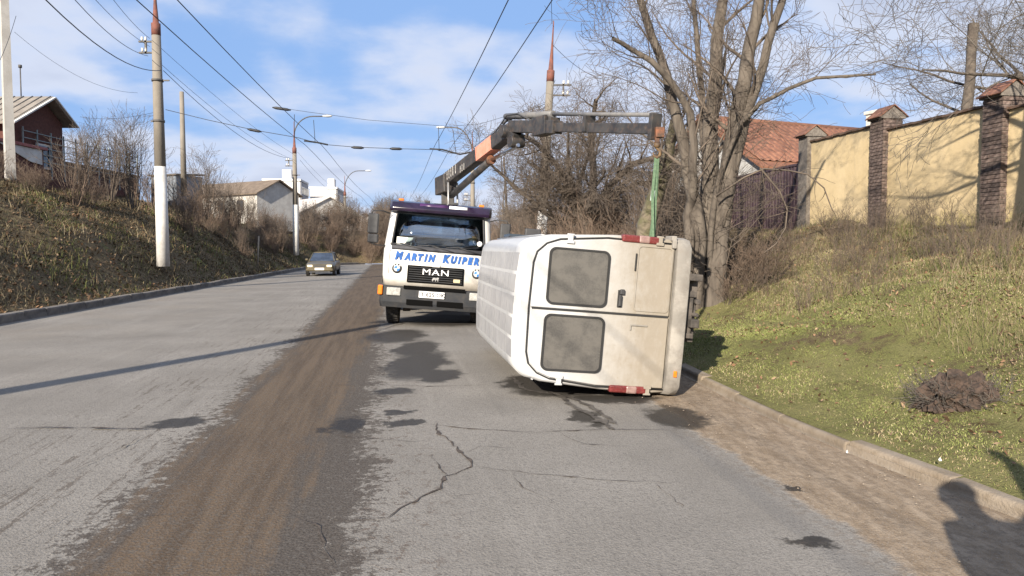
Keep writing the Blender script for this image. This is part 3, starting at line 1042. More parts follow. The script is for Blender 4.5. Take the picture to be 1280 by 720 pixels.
for x in (-.85, .85, -.3, .3):
    b = MB(ROLL); b.box((x, .34, 2.615), (.11, .06, .05)); b.build('marker_lamp', M_AMBER if abs(x) > .5 else M_BLACK, visor, bevel=.012)
# bumper with lamps, slots and plate
b = MB(ROLL)
rows = []
for x, k in ((-1.17, .42), (-1.15, .14), (-1.07, .06), (-.6, .01), (0, 0), (.6, .01), (1.07, .06), (1.15, .14), (1.17, .42)):
    rows.append([(x, .02 + k, .80), (x, -.05 + k, .78), (x, -.06 + k, .60), (x, -.085 + k, .57), (x, -.085 + k, .47), (x * .985, -.04 + k, .355), (x * .985, .10 + k, .345), (x, .10 + k, .79)])
b.rings(rows, cap0=True, cap1=True, smooth=False)
bump = b.build('front_bumper', M_BUMP, truck, bevel=.008)
for s in (-1, 1):
    b = MB(ROLL); b.box((.315 * s, -.072, .49), (.54, .05, .11)); b.build('air_slot_shade', M_RECESS_SHADE, bump)  # solid black box stands for the shade inside the slot
    b = MB(ROLL); b.box((.86 * s, -.035, .685), (.29, .06, .165)); L = b.build('headlamp', M_CLEARLENS, bump, bevel=.02)
    b = MB(ROLL); b.box((1.14 * s, .05, .70), (.10, .16, .20)); b.build('indicator', M_AMBER, bump, bevel=.02)
b = MB(ROLL); b.box((-.02, -.068, .795), (1.28, .03, .07)); b.build('air_gap_shade', M_RECESS_SHADE, bump)
b = MB(ROLL); b.box((-.07, -.082, .665), (.53, .022, .135)); plate = b.build('number_plate', M_WHITEP, bump, bevel=.006)
RX = Matrix.Rotation(R(90), 4, 'X')
M_INK = pmat('plate_ink', (.02, .02, .02), rough=.5)
put_text('plate_lettering', 'T 625 OK', .115, M_INK, plate, ROLL @ Matrix.Translation((-.05, -.0965, .663)) @ RX, bold=.003, extrude=.001, spacing=1.05)
# grille
b = MB(ROLL); b.box((-.02, .045, 1.075), (1.18, .03, .36)); gr = b.build('grille', M_RECESS_SHADE, cab, bevel=.012)
for k in range(7):
    b = MB(ROLL); b.box((-.02, .026, .935 + k * .047), (1.12, .02, .016)); b.build('grille_slat', M_BUMP, gr)
put_text('grille_lettering', 'MAN', .175, M_WHITEP, gr, ROLL @ Matrix.Translation((-.02, .010, 1.13)) @ RX @ Matrix.Scale(1.4, 4, (1, 0, 0)), bold=.0, extrude=.008, spacing=1.12)
# small lion badge: a striding outline below the letters
lion = [(-.075, -.02), (-.06, .01), (-.05, .035), (-.02, .04), (.02, .035), (.045, .05), (.07, .045), (.075, .02), (.06, .01), (.065, -.03), (.05, -.035), (.045, -.005), (.02, -.005), (.015, -.035), (0, -.035), (-.005, -.002), (-.035, 0), (-.045, -.035), (-.06, -.035), (-.055, -.01)]
b = MB(ROLL @ Matrix.Translation((-.02, 0, .985))); b.prism(lion, .004, .016, axis='y'); b.build('lion_badge', M_STEEL, gr)
b = MB(ROLL); b.box((.43, .016, .985), (.14, .012, .07)); b.build('grille_badge', pmat('brass_badge', (.5, .42, .26), rough=.4), gr, bevel=.006)
b = MB(ROLL); b.box((-.02, .030, 1.275), (.16, .02, .06)); b.build('grille_lug', M_CAB, gr, bevel=.01)
# roundels on the front panel
M_RBLUE = pmat('roundel_blue', (.03, .16, .48), rough=.35)
for x in (-.83, .84):
    y0 = .05 + .05 * (x / 1.13) ** 2
    b = MB(ROLL); b.lathe([(.001, y0 - .018), (.098, y0 - .018), (.105, y0 - .008), (.105, y0 + .02)], 28, 'y', (x, 0, 1.165)); rd = b.build('roundel', M_BLACK, cab)
    b = MB(ROLL); b.lathe([(.001, y0 - .024), (.062, y0 - .024), (.064, y0 - .015)], 24, 'y', (x, 0, 1.165)); b.build('roundel_white', M_WHITEP, rd)
    for q0 in (90, 270):
        b = MB(ROLL); P = [(x, 1.165)] + [(x + .058 * math.cos(R(q0 + 90 * k / 6)), 1.165 + .058 * math.sin(R(q0 + 90 * k / 6))) for k in range(7)]
        b.prism(P, y0 - .030, y0 - .022, axis='y'); b.build('roundel_quarter', M_RBLUE, rd)
    for k_, ch in enumerate('BMW'):
        a = R(132 - 42 * k_)
        put_text('roundel_letter', ch, .038, M_WHITEP, rd, ROLL @ Matrix.Translation((x + .082 * math.cos(a), y0 - .0205, 1.165 + .082 * math.sin(a))) @ RX @ Matrix.Rotation(a - math.pi / 2, 4, 'Z'), extrude=.001, bold=.001)
# blue lettering: large initials, smaller capitals
xx = -.89; LSX = .80
for ch, sz in [('M', .225), ('A', .195), ('R', .195), ('T', .195), ('I', .195), ('N', .195), (' ', .2), ('K', .225), ('U', .195), ('I', .195), ('P', .195), ('E', .195), ('R', .195)]:
    if ch == ' ':
        xx += .135; continue
    me = text_mesh(ch, sz, extrude=.003, shear=.22, bold=.016, align='LEFT')
    co_ = np.array([v.co[:] for v in me.vertices]); w_ = co_[:, 0].max() - co_[:, 0].min()
    me.transform(Matrix.Diagonal((LSX, 1, 1, 1)) @ Matrix.Translation((-co_[:, 0].min(), -co_[:, 1].min(), 0))); w_ *= LSX
    xm = xx + w_ / 2
    y0 = .05 + .05 * (xm / 1.13) ** 2 - .006
    me.transform(ROLL @ Matrix.Translation((xx, y0, 1.345)) @ RX)
    me.materials.clear(); me.materials.append(M_BLUE)
    o = bpy.data.objects.new('front_lettering', me); col.objects.link(o); o.parent = cab
    xx += w_ + (.012 if ch != 'K' else .004)
print('lettering ends at', xx)
# interior
b = MB(ROLL); b.box((0, .36, 1.55), (2.05, .40, .16)); b.box((-.55, .42, 1.66), (.5, .26, .10)); b.build('dashboard', M_INT, cab, bevel=.04)
for x in (-.60, .60):
    b = MB(ROLL); b.box((x, .98, 1.40), (.52, .5, .16)); b.box((x, 1.24, 1.72), (.52, .14, .62), (R(-8), 0, 0)); b.build('seat', M_INT, cab, bevel=.05)
    b = MB(ROLL); b.box((x, 1.28, 2.12), (.30, .10, .20)); b.build('headrest', M_INT, cab, bevel=.04)
b = MB(ROLL); b.lathe([(.21, -.015), (.225, 0), (.21, .015), (.195, 0), (.21, -.015)], 24, 'z', (0, 0, 0))
M_PAPER = pmat('paper', (.72, .72, .66), (.6, .6, .55), scale=6, rough=.8)
b = MB(ROLL @ Matrix.Translation((.60, .62, 1.70)) @ Matrix.Rotation(R(-55), 4, 'X')); b.lathe([(.20, -.016), (.222, 0), (.20, .016), (.186, 0), (.20, -.016)], 24, 'z'); b.box((0, 0, 0), (.38, .05, .03)); b.build('steering_wheel', M_BLACK, cab)
b = MB(ROLL); b.box((-.55, .155, 1.745), (.66, .01, .17), (R(-16), 0, 0)); pp = b.build('windscreen_card', M_PAPER, cab)
b = MB(ROLL); b.lathe([(.001, .0), (.055, .0), (.055, .008)], 18, 'y', (.86, .12, 1.80)); b.build('windscreen_sticker', M_WHITEP, cab)
# mirrors
for s in (-1, 1):
    b = MB(ROLL); x = 1.20 * s
    b.tube([(1.06 * s, .30, 2.30), (1.20 * s, .18, 2.34), (1.40 * s, .12, 2.33), (1.44 * s, .12, 2.25)], .014, 6)
    b.tube([(1.12 * s, .22, 1.62), (1.30 * s, .14, 1.62), (1.42 * s, .12, 1.66)], .014, 6)
    b.tube([(1.44 * s, .12, 2.25), (1.43 * s, .14, 1.95), (1.42 * s, .12, 1.66)], .014, 6)
    arm = b.build('mirror_arm', M_BLACK, truck)
    b = MB(ROLL); b.box((1.38 * s, .12, 2.06), (.22, .10, .42)); b.build('mirror', M_BLACK, arm, bevel=.03)
    b = MB(ROLL); b.box((1.37 * s, .12, 1.75), (.22, .10, .19)); b.build('mirror', M_BLACK, arm, bevel=.03)
# chassis, deck and wheels
for s in (-1, 1):
    wheel(truck, (.92 * s, .95, .46), 'x', .46, .27, .25, M_GRIME, 'wheel')
    for k in (-.15, .15):
        wheel(truck, (.90 * s + k, 4.4, .46), 'x', .46, .24, .25, M_GRIME, 'wheel')
b = MB(); b.tube([(-.9, .95, .44), (.9, .95, .44)], .06, 8); b.box((-.62, .9, .32), (.16, .3, .10)); b.tube([(-.9, 4.4, .46), (.9, 4.4, .46)], .07, 8); b.build('axle', M_UNDER, truck)
b = MB(ROLL); b.box((.40, 3.1, .66), (.08, 5.9, .20)); b.box((-.40, 3.1, .66), (.08, 5.9, .20)); b.box((0, .7, .68), (1.3, 1.0, .3)); b.build('chassis', M_UNDER, truck)
for s in (-1, 1):
    b = MB(ROLL); b.rings([[(s * (1.11 if q else .74), .95 + .56 * math.cos(R(a)), .50 + .56 * math.sin(R(a))) for a in range(10, 171, 16)] for q in (0, 1)], close=False); b.build('wheel_arch', M_BLACK, truck, solid=.02)
b = MB(ROLL); b.box((0, 4.35, 1.02), (2.3, 4.1, .12)); deck = b.build('load_bed', M_UNDER, truck)
for s in (-1, 1):
    b = MB(ROLL); b.box((1.15 * s, 4.35, 1.24), (.04, 4.1, .32)); b.build('side_board', M_STEEL, deck, bevel=.01)
for s in (-1, 1):      # outrigger legs down on the road
    b = MB(ROLL); b.box((1.0 * s, 2.02, .62), (.5, .16, .14)); b.build('outrigger', M_BLACK, truck)
# crane: turned into the truck's own axes
Wp = lambda p: TI @ Vector(p)
M_CRANE = pmat('crane_black', (.020, .020, .022), (.045, .043, .042), scale=4, rough=.5, dirt=(.14, .09, .06), dirt_amt=.45)
M_PINK = pmat('faded_orange', (.62, .20, .13), (.55, .26, .19), scale=6, rough=.6)
M_RUSTP = pmat('rusty_paint', (.20, .075, .035), (.06, .035, .022), scale=9, rough=.75)
M_CHROME = pmat('chrome_rod', (.55, .56, .58), rough=.2, metal=1.0)
base = Vector((-1.55, 17.6, 3.22)); elbow = Vector((-.02, 14.2, 3.86)); tip = Vector((1.94, 10.30, 3.28))
foot = TI @ Vector((-1.50, 17.75, 0)); foot.z = .75
b = MB(); b.tube([foot, (foot.x, foot.y, 1.5)], [.30, .26], 16); b.beam((foot.x, foot.y, 1.4), Wp(base + Vector((.02, .1, .0))), .30, .34, up=(0, 1, 0)); b.box((foot.x, foot.y, .82), (1.5, .5, .25))
crane = b.build('crane_column', M_CRANE, truck, bevel=.02)
ud = (elbow - base).normalized()
side = ud.cross(Vector((0, 0, 1))).normalized(); upv = side.cross(ud)
b = MB(); b.beam(Wp(base - ud * .25), Wp(elbow + ud * .05), .21, .30, w2=.21, h2=.26); b.beam(Wp(base - ud * .35 - upv * .05), Wp(base + ud * .3 - upv * .12), .34, .42)
boom = b.build('boom', M_CRANE, crane, bevel=.02)
p0 = base.lerp(elbow, .58); p1 = base.lerp(elbow, .80)
b = MB(); b.beam(Wp(p0), Wp(p1), .216, .283); b.build('boom_panel', M_PINK, crane, bevel=.004)
# worn white lettering along the boom (unreadable in the photograph: short worn strokes)
b = MB()
for k, t in enumerate((.06, .10, .135, .17, .205, .25, .33, .36, .39)):
    c_ = base.lerp(elbow, t) - upv * (-.03 if k < 6 else .06)
    hh = .10 if k < 6 else .07
    for sg in (-1, 1):
        q = c_ + side * (.1075 * sg)
        b.beam(Wp(q - upv * hh), Wp(q + upv * hh + ud * .03), .02, .006, up=side)
b.build('boom_lettering', pmat('worn_white', (.55, .53, .5), (.2, .19, .18), scale=22, rough=.7), crane)
# boom cylinder below
cA = base.lerp(elbow, .10) - upv * .42; cB = base.lerp(elbow, .72) - upv * .27; cC = elbow + ud * .28 - upv * .36
b = MB(); b.tube([Wp(cA), Wp(cB)], .075, 12); b.build('lift_cylinder', M_CRANE, crane)
b = MB(); b.tube([Wp(cB - ud * .05), Wp(cB + ud * .06)], .095, 12); b.build('cylinder_collar', M_RUSTP, crane)
b = MB(); b.tube([Wp(cB), Wp(cC)], .035, 10); b.build('cylinder_rod', M_CHROME, crane)
for k in (-.05, .05):
    b = MB(); q = base + ud * .45 + side * k * 2.2 - upv * .15; b.tube([Wp(q), Wp((q.x, q.y, 2.3))], .022, 8); b.build('hydraulic_pipe', M_STEEL, crane)
# knuckle and jib
jd = (tip - elbow).normalized(); js = jd.cross(Vector((0, 0, 1))).normalized(); ju = js.cross(jd)
b = MB(); b.tube([Wp(elbow - js * .17 - upv * .02), Wp(elbow + js * .22 - upv * .02)], .12, 16); b.tube([Wp(elbow + jd * .25 - ju * .20 - js * .14), Wp(elbow + jd * .25 - ju * .20 + js * .14)], .115, 14)
b.beam(Wp(elbow - jd * .05 - ju * .02), Wp(elbow + jd * .33 - ju * .15), .24, .17)
b.build('knuckle', M_CRANE, crane, bevel=.01)
j0 = elbow + jd * .05 + ju * .08; jm = elbow.lerp(tip, .40) + ju * .05; j1 = tip + jd * .05
b = MB(); b.beam(Wp(j0), Wp(jm), .20, .22); jib = b.build('jib', M_CRANE, crane, bevel=.012)
b = MB(); b.beam(Wp(jm - jd * .2), Wp(j1), .13, .15); b.build('jib_extension', M_CRANE, crane, bevel=.01)
for t in (.37, .62):
    q = elbow.lerp(tip, t) + ju * .09; b = MB(); b.beam(Wp(q - jd * .04), Wp(q + jd * .04), .19, .25); b.build('jib_collar', M_CRANE, crane, bevel=.006)
b = MB(); b.beam(Wp(j0 + jd * .2 - js * .118), Wp(j0 + jd * .5 - js * .118), .008, .16, up=ju); b.build('jib_patch', M_PINK, crane)
r0 = elbow - jd * .25 + ju * .27; r1 = elbow.lerp(tip, .36) + ju * .27; r2 = tip + ju * .19
b = MB(); b.tube([Wp(r0), Wp(r1)], .06, 12); b.build('extension_cylinder', M_DULLST, crane)
b = MB(); b.tube([Wp(r1), Wp(r2)], .032, 10); b.build('extension_rod', M_DULLST, crane)
b = MB(); b.beam(Wp(elbow.lerp(tip, .24) + ju * .05), Wp(elbow.lerp(tip, .34) + ju * .10), .23, .32); b.build('jib_bracket', M_CRANE, crane, bevel=.01)
b = MB(); b.beam(Wp(tip - jd * .02 + ju * .03), Wp(tip + jd * .06 + ju * .03), .17, .36); b.build('jib_head', M_CRANE, crane, bevel=.01)
M_HOOKY = pmat('worn_yellow', (.15, .09, .035), (.06, .038, .024), scale=14, rough=.7)
tp = tip + jd * .08
b = MB(); b.box(Wp(tp + Vector((.03, 0, -.05))), (.12, .11, .14)); b.box(Wp(tp + Vector((0, 0, -.14))), (.06, .06, .10)); b.build('hook_block', M_RUSTP, crane, bevel=.01)
b = MB(); hk = [tp + Vector((0, 0, -.17)), tp + Vector((.0, 0, -.26)), tp + Vector((.045, 0, -.30)), tp + Vector((.042, 0, -.36)), tp + Vector((0, 0, -.39)), tp + Vector((-.045, 0, -.36)), tp + Vector((-.05, 0, -.32))]
b.tube([Wp(p) for p in hk], [.025, .022, .022, .022, .022, .018, .010], 8); b.lathe([(.001, .035), (.04, .03), (.045, 0), (.04, -.03), (.001, -.035)], 12, 'z', Wp(tp + Vector((0, 0, -.22))))
b.build('hook', M_HOOKY, crane)
for k, off_ in enumerate((-.06, .0, .06)):     # hoses looping over the knuckle
    a_ = base.lerp(elbow, .55) + upv * .16 + side * off_
    pts = [a_, base.lerp(elbow, .85) + upv * .17 + side * off_, elbow + upv * (.26 + .02 * k) + side * off_, elbow + jd * .35 + ju * (.24 + .03 * k) + js * off_, elbow + jd * .9 + ju * .18 + js * off_]
    b = MB(); b.tube([Wp(p) for p in pts], .014, 6); b.build('hydraulic_hose', M_BLACK, crane)
# green lifting slings round the van
hookp = tp + Vector((0, 0, -.375))
M_SLING = pmat('green_webbing', (.065, .115, .065), (.10, .155, .092), scale=30, rough=.85)
sl = thing('lifting_sling', 'faded green webbing sling hanging from the crane hook onto the van', 'sling')
topside = lambda zl, yl: VM @ Vector((.93, yl, zl))
for k, (yl, zl, xo) in enumerate(((1.92, .02, -.035), (2.02, -.03, .0), (2.10, .0, .035))):
    e = topside(zl, yl); e2 = VM @ Vector((.55, yl, .02)); e3 = VM @ Vector((.0, yl, .24))
    b = MB(); s_ = hookp + Vector((xo * .4, 0, 0)); m_ = s_.lerp(e, .45) + Vector((xo * .8, 0, 0))
    pts = [s_, m_, e, e2, e3]
    for a_, b_ in zip(pts[:-1], pts[1:]):
        b.beam(a_, b_, .038, .012, up=(0, 1, 0))
    b.build('webbing_strap', M_SLING, sl)
LB0 = hookp.lerp(topside(.06, 2.02), .40); LB1 = hookp.lerp(topside(.06, 2.02), .52)
b = MB(); b.beam(LB0, LB1, .05, .03, up=(0, 1, 0)); b.build('sling_label', pmat('pale_label', (.5, .58, .52), (.35, .45, .38), scale=20), sl)

# ------------------------------------------------------------------ the oncoming car
car = thing('saloon_car', 'olive gold saloon car driving towards the camera in the far lane', 'car', (-11.25, 43.5, 0), R(8))
M_CARP = pmat('olive_paint', (.085, .068, .036), (.11, .088, .048), scale=2, rough=.4, metal=.2, coat=.3)
def car_ring(y, w, zt, zb=.24):
    h = [(w * .80, zb), (w * .97, zb + .08), (w, zb + .28), (w * .985, min(zt - .08, .72)), (w * .90, zt - .02), (w * .6, zt), (0, zt + .015)]
    return [(x, y, z) for x, z in h] + [(-x, y, z) for x, z in reversed(h[:-1])]
b = MB(); b.rings([car_ring(.0, .66, .60, .34), car_ring(.06, .76, .66, .26), car_ring(.25, .83, .72), car_ring(.9, .86, .84), car_ring(1.35, .865, .90), car_ring(2.2, .87, .92), car_ring(3.4, .865, .94), car_ring(4.0, .85, .93), car_ring(4.35, .80, .86), car_ring(4.42, .74, .60, .34)], cap0=True, cap1=True)
cb = b.build('body', M_CARP, car)
gb = [(-.74, 1.15), (.74, 1.15), (.78, 1.6), (.78, 3.3), (.70, 3.95), (-.70, 3.95), (-.78, 3.3), (-.78, 1.6)]
gt = [(-.56, 1.95), (.56, 1.95), (.60, 2.2), (.60, 2.95), (.54, 3.2), (-.54, 3.2), (-.60, 2.95), (-.60, 2.2)]
b = MB(); b.rings([[(x, y, .88) for x, y in gb], [(x * .995, y, 1.36) for x, y in gt]], smooth=False, cap1=True); b.build('glasshouse', pmat('car_glass', (.02, .028, .045), (.04, .055, .085), scale=2.0, rough=.1, spec=.6), car)
b = MB()
b.rings([[(x * s, y0 + dy, z) for x, y0, z in [(q[0], q[1], 0) for q in gt]] for s, dy, z in ((1.03, 0, 1.345), (1.0, 0, 1.395), (.7, 0, 1.42))], cap1=True)
b.v = [(x, y, [1.335, 1.39, 1.415][i // 8]) for i, (x, y, z) in enumerate(b.v)]
for i in (0, 1, 4, 5, 2, 7, 3, 6):
    b.tube([(gb[i][0] * 1.005, gb[i][1], .88), (gt[i][0] * 1.01, gt[i][1], 1.36)], .030, 6)
b.build('roof', M_CARP, car)
for s in (-1, 1):
    b = MB(); b.box((.55 * s, .045, .60), (.30, .10, .13)); b.build('headlamp', pmat('lamp_warm', (.75, .68, .50), rough=.15), car, bevel=.02)
    b = MB(); b.box((.90 * s, 1.35, .96), (.16, .10, .12)); b.build('wing_mirror', M_CARP, car, bevel=.03)
    wheel(car, (.77 * s, .80, .30), 'x', .30, .19, .19, M_STEEL); wheel(car, (.77 * s, 3.45, .30), 'x', .30, .19, .19, M_STEEL)
b = MB(); b.box((0, .02, .58), (.66, .05, .10)); b.build('grille', M_BLACK, car, bevel=.01)
b = MB(); b.box((0, -.02, .38), (1.52, .14, .14)); b.build('front_bumper', M_CARP, car, bevel=.04)
b = MB(); b.box((0, -.095, .43), (.52, .02, .12)); b.build('number_plate', M_WHITEP, car)
b = MB(); b.box((0, .03, .27), (1.2, .12, .10)); b.build('air_dam', M_BLACK, car)

# ------------------------------------------------------------------ poles
M_CONC = pmat('pole_concrete', (.155, .137, .112), (.21, .188, .158), scale=1.5, rough=.9, bump=.25, bscale=40, dirt=(.16, .14, .12), dirt_amt=.5, stretch=(1, 1, .4))
M_LIME = pmat('limewash', (.58, .57, .55), (.48, .465, .435), scale=2.5, rough=.9, dirt=(.36, .32, .27), dirt_amt=.45)
M_REDC = pmat('rust_red_cone', (.17, .06, .042), (.10, .042, .032), scale=5, rough=.8)
M_DKST = pmat('dark_steel', (.05, .048, .046), (.09, .08, .07), scale=6, rough=.7)
M_LAMPH = pmat('lamp_housing', (.55, .56, .56), (.45, .46, .46), scale=5, rough=.4)
M_PORC = pmat('porcelain', (.55, .52, .46), rough=.3)
M_WIRE = pmat('wire_black', (.018, .018, .02), rough=.6)


def pole(x, y, h, r0, r1, label, lean=(0, 0), paint=2.6, cone=True, arms=(), lamp=None, name='utility_pole', z=None, group=None, square=False, cmat=None):
    zb = (gz(x, y) if z is None else z) - .25
    t = thing(name, label, 'pole', (x, y, zb), 0, group)
    P = lambda s: Vector((lean[0] * s, lean[1] * s, s))
    hc = h - (1.3 if cone else 0)
    n = 4 if square else 18
    b = MB(); b.tube([P(paint), P(hc)], [r0 + (r1 - r0) * paint / h, r1], n, smooth=not square); b.build('shaft', cmat or M_CONC, t)
    if paint > .3:
        b = MB(); b.tube([P(0), P(paint + .01)], [r0 + .006, r0 + .006 + (r1 - r0) * paint / h], n, smooth=not square); b.build('painted_foot', M_LIME, t)
    else:
        b = MB(); b.tube([P(0), P(paint + .01)], [r0, r0], n); b.build('foot', M_CONC, t)
    if cone:
        b = MB(); b.tube([P(hc - .45), P(hc), P(hc + .02), P(hc + .75), P(hc + 1.3), P(hc + 2.0)], [r1 + .012, r1 + .012, r1 * .72, r1 * .40, .035, .022], 14); b.build('steel_tip', M_REDC, t)
    for (za, xa, kind) in arms:
        b = MB()
        if kind == 'bracket':
            for dz in (0, .42):
                b.box(P(za + dz) + Vector((xa * .5, 0, 0)), (abs(xa) + .25, .07, .06))
            b.box(P(za + .21) + Vector((xa * .75, 0, 0)), (.07, .07, .5))
            o = b.build('bracket', M_DKST, t)
            for dz in (0, .42):
                for q in (.75, 1.0):
                    b = MB(); b.lathe([(.001, 0), (.035, .02), (.05, .08), (.03, .10), (.045, .14), (.001, .16)], 10, 'z', P(za + dz) + Vector((xa * q, 0, .03))); b.build('insulator', M_PORC, o)
        elif kind == 'band':
            b.tube([P(za - .04), P(za + .04)], r0 * .95, 14); b.box(P(za) + Vector((xa * .5, 0, 0)), (abs(xa), .05, .05)); b.build('clamp_band', M_DKST, t)
    if lamp:
        za, dx, dz = lamp
        pts = []
        for k in range(9):
            a = R(90 * k / 8)
            pts.append(P(za) + Vector((dx * .62 * (1 - math.cos(a)), 0, dz * math.sin(a))))
        pts.append(P(za) + Vector((dx, 0, dz * 1.0)))
        b = MB(); b.tube(pts, .045, 8); arm = b.build('lamp_arm', M_DKST, t)
        e = pts[-1]
        sg = 1 if dx > 0 else -1
        b = MB(); b.rings([[(e.x + sg * u, e.y + w * math.cos(R(a)), e.z + .02 + hh * math.sin(R(a))) for a in range(0, 360, 36)] for u, w, hh in ((-.15, .05, .04), (0, .13, .08), (.30, .16, .10), (.52, .12, .07), (.60, .03, .03))], cap0=True, cap1=True)
        b.build('lamp_head', M_LAMPH, arm)
    return t


pA = pix(204, 325, 29.0)
pole_A = pole(pA.x, pA.y, 10.6, .235, .16, 'tall round concrete pole with limewashed foot and rusty pointed tip on the left bank', lean=(-.006, 0), paint=3.85, arms=((8.2, -.55, 'bracket'), (7.15, .45, 'band'), (5.6, -.3, 'band')), z=pA.z)
pB = pix(370, 315, 58)
pole_B = pole(pB.x, pB.y, 9.6, .22, .15, 'concrete lamp pole by the kerb behind the saloon car, limewashed foot', paint=3.9, arms=((6.9, -.6, 'bracket'), (6.2, .4, 'band')), lamp=(9.2, 2.35, 1.5), name='lamp_pole', z=pB.z)
pC = pix(432, 318, 92)
pole_C = pole(pC.x, pC.y, 9.2, .22, .15, 'distant lamp pole with curved arm beyond the saloon car', paint=3.4, arms=((7.2, .9, 'band'),), lamp=(8.3, 2.7, 2.2), name='lamp_pole', z=pC.z)
pD = pix(591, 330, 60)
pole_D = pole(pD.x, pD.y, 10.4, .22, .15, 'lamp pole behind the crane boom, curved arm reaching over the road', paint=2.5, arms=((5.6, -.6, 'bracket'), (7.0, -.6, 'band')), lamp=(9.2, -2.3, 2.2), name='lamp_pole', z=.1)
pE = pix(673, 318, 31)
pole_E = pole(pE.x, pE.y, 10.3, .225, .15, 'leaning concrete pole with rusty pointed tip rising behind the overturned van', lean=(.055, 0), paint=3.35, arms=((8.0, .75, 'bracket'), (7.0, .4, 'band')), z=gz(pE.x, pE.y))
pF = pix(13, 222, 31)
pole_F = pole(pF.x, pF.y, 11.5, .25, .17, 'pale square concrete pole in front of the brick house', lean=(.0, 0), paint=.2, cone=False, arms=((7.6, .5, 'bracket'),), square=True, z=pF.z, cmat=pmat('pale_concrete', (.40, .385, .36), (.33, .315, .29), scale=2, rough=.9, dirt=(.3, .27, .24), dirt_amt=.4))
pG = pix(230, 240, 48)
pole_G = pole(pG.x, pG.y, 6.6, .19, .13, 'plain grey concrete pole rising out of the shrubs beside the shed', paint=.2, cone=False, z=pG.z)
# the pole behind the camera whose shadow crosses the road
pS = Vector((-9.75, -.95))
pole_S = pole(pS.x, pS.y, 9.4, .22, .15, 'round concrete pole at the near end of the left kerb', paint=3.8, cone=True, arms=((8.0, -.5, 'bracket'),), z=.15)

# ------------------------------------------------------------------ wires
def wire(pts, r, label, group, name='overhead_wire', sag=0.0, ins=()):
    P = [Vector(p) for p in pts]
    if len(P) == 2 and sag:
        a, b_ = P
        P = [a.lerp(b_, k / 12) - Vector((0, 0, sag * 4 * (k / 12) * (1 - k / 12))) for k in range(13)]
    b = MB(); b.tube(P, r, 5)
    o = b.build(name, M_WIRE)
    tag(o, label, 'wire', group)
    for (px, py, Y, ln) in ins:
        q = pix(px, py, Y); k = min(range(len(P)), key=lambda i: (P[i] - q).length)
        d = (P[min(k + 1, len(P) - 1)] - P[max(k - 1, 0)]).normalized()
        b = MB(); b.tube([q - d * ln / 2, q - d * ln * .3, q + d * ln * .3, q + d * ln / 2], [.02, .055, .055, .02], 8); b.build('strain_insulator', M_WIRE, o)
    return o


def wpx(lst): return [pix(*p) for p in lst]


TG = 'trolley wires over the road'
for i, u0 in enumerate((-.02, .68)):      # over the near lane
    pts = []
    for Y in list(range(-12, 75, 3)):
        ph = ((Y - 1) % 30) / 30
        pts.append((u0 - .168 * (Y - 11.85), Y, 5.62 - .22 * 4 * ph * (1 - ph) + .18))
    wire(pts, .0095, 'long trolley wire running above the truck lane', TG, 'trolley_wire')
for i, u0 in enumerate((-5.95, -5.3)):
    pts = []
    for Y in list(range(-12, 92, 3)):
        ph = ((Y - 1) % 30) / 30
        pts.append((u0 - .128 * (Y - 11.85), Y, 5.62 - .22 * 4 * ph * (1 - ph) + .18))
    wire(pts, .0095, 'long trolley wire running above the lane of the saloon car', TG, 'trolley_wire')
# span wires
wire(wpx([(207, 137, 29), (260, 150, 29.1), (320, 163, 29.3), (372, 172, 29.4), (390, 177, 29.5), (410, 181, 29.6), (445, 184, 29.7), (500, 186, 30), (545, 187, 30.2), (560, 191, 30.3), (578, 193, 30.4), (600, 178, 30.6), (640, 146, 30.8), (684, 129, 31)]), .012,
     'sagging span wire strung between the two tall pointed poles', 'span wires', 'span_wire', ins=((318, 163, 29.3, .55), (447, 184.5, 29.7, .5), (495, 186, 30, .5), (635, 150, 30.8, .6)))
wire(wpx([(345, 134, 29.3), (385, 140, 29.5), (460, 150, 29.8), (560, 158, 30.3), (600, 155, 30.5), (650, 140, 31), (686, 126, 31)]), .008, 'thin upper span wire reaching the leaning pole', 'span wires', 'span_wire', ins=((352, 136, 29.3, .7),))
for (x1, y1, x2, y2, Y) in ((368, 143, 368, 172, 29.4), (392, 150, 394, 179, 29.6), (548, 158, 549, 189, 30.2), (566, 162, 570, 192, 30.4)):
    wire(wpx([(x1, y1, Y), (x2, y2, Y)]), .012, 'short dropper hanging between the span wires', 'droppers of the span wires', 'dropper_wire')
for pts_ in ([(380, 176, 29.5), (396, 178, 29.6), (410, 181, 29.7)], [(537, 186, 30.1), (553, 187, 30.2), (575, 193, 30.4), (590, 190, 30.5)]):
    b = MB(); b.tube(wpx(pts_), .035, 6); o = b.build('wire_hanger', M_WIRE)
    tag(o, 'dark insulated hanger bar where the span wire carries the trolley wires', 'hanger', 'hangers on the span wire')
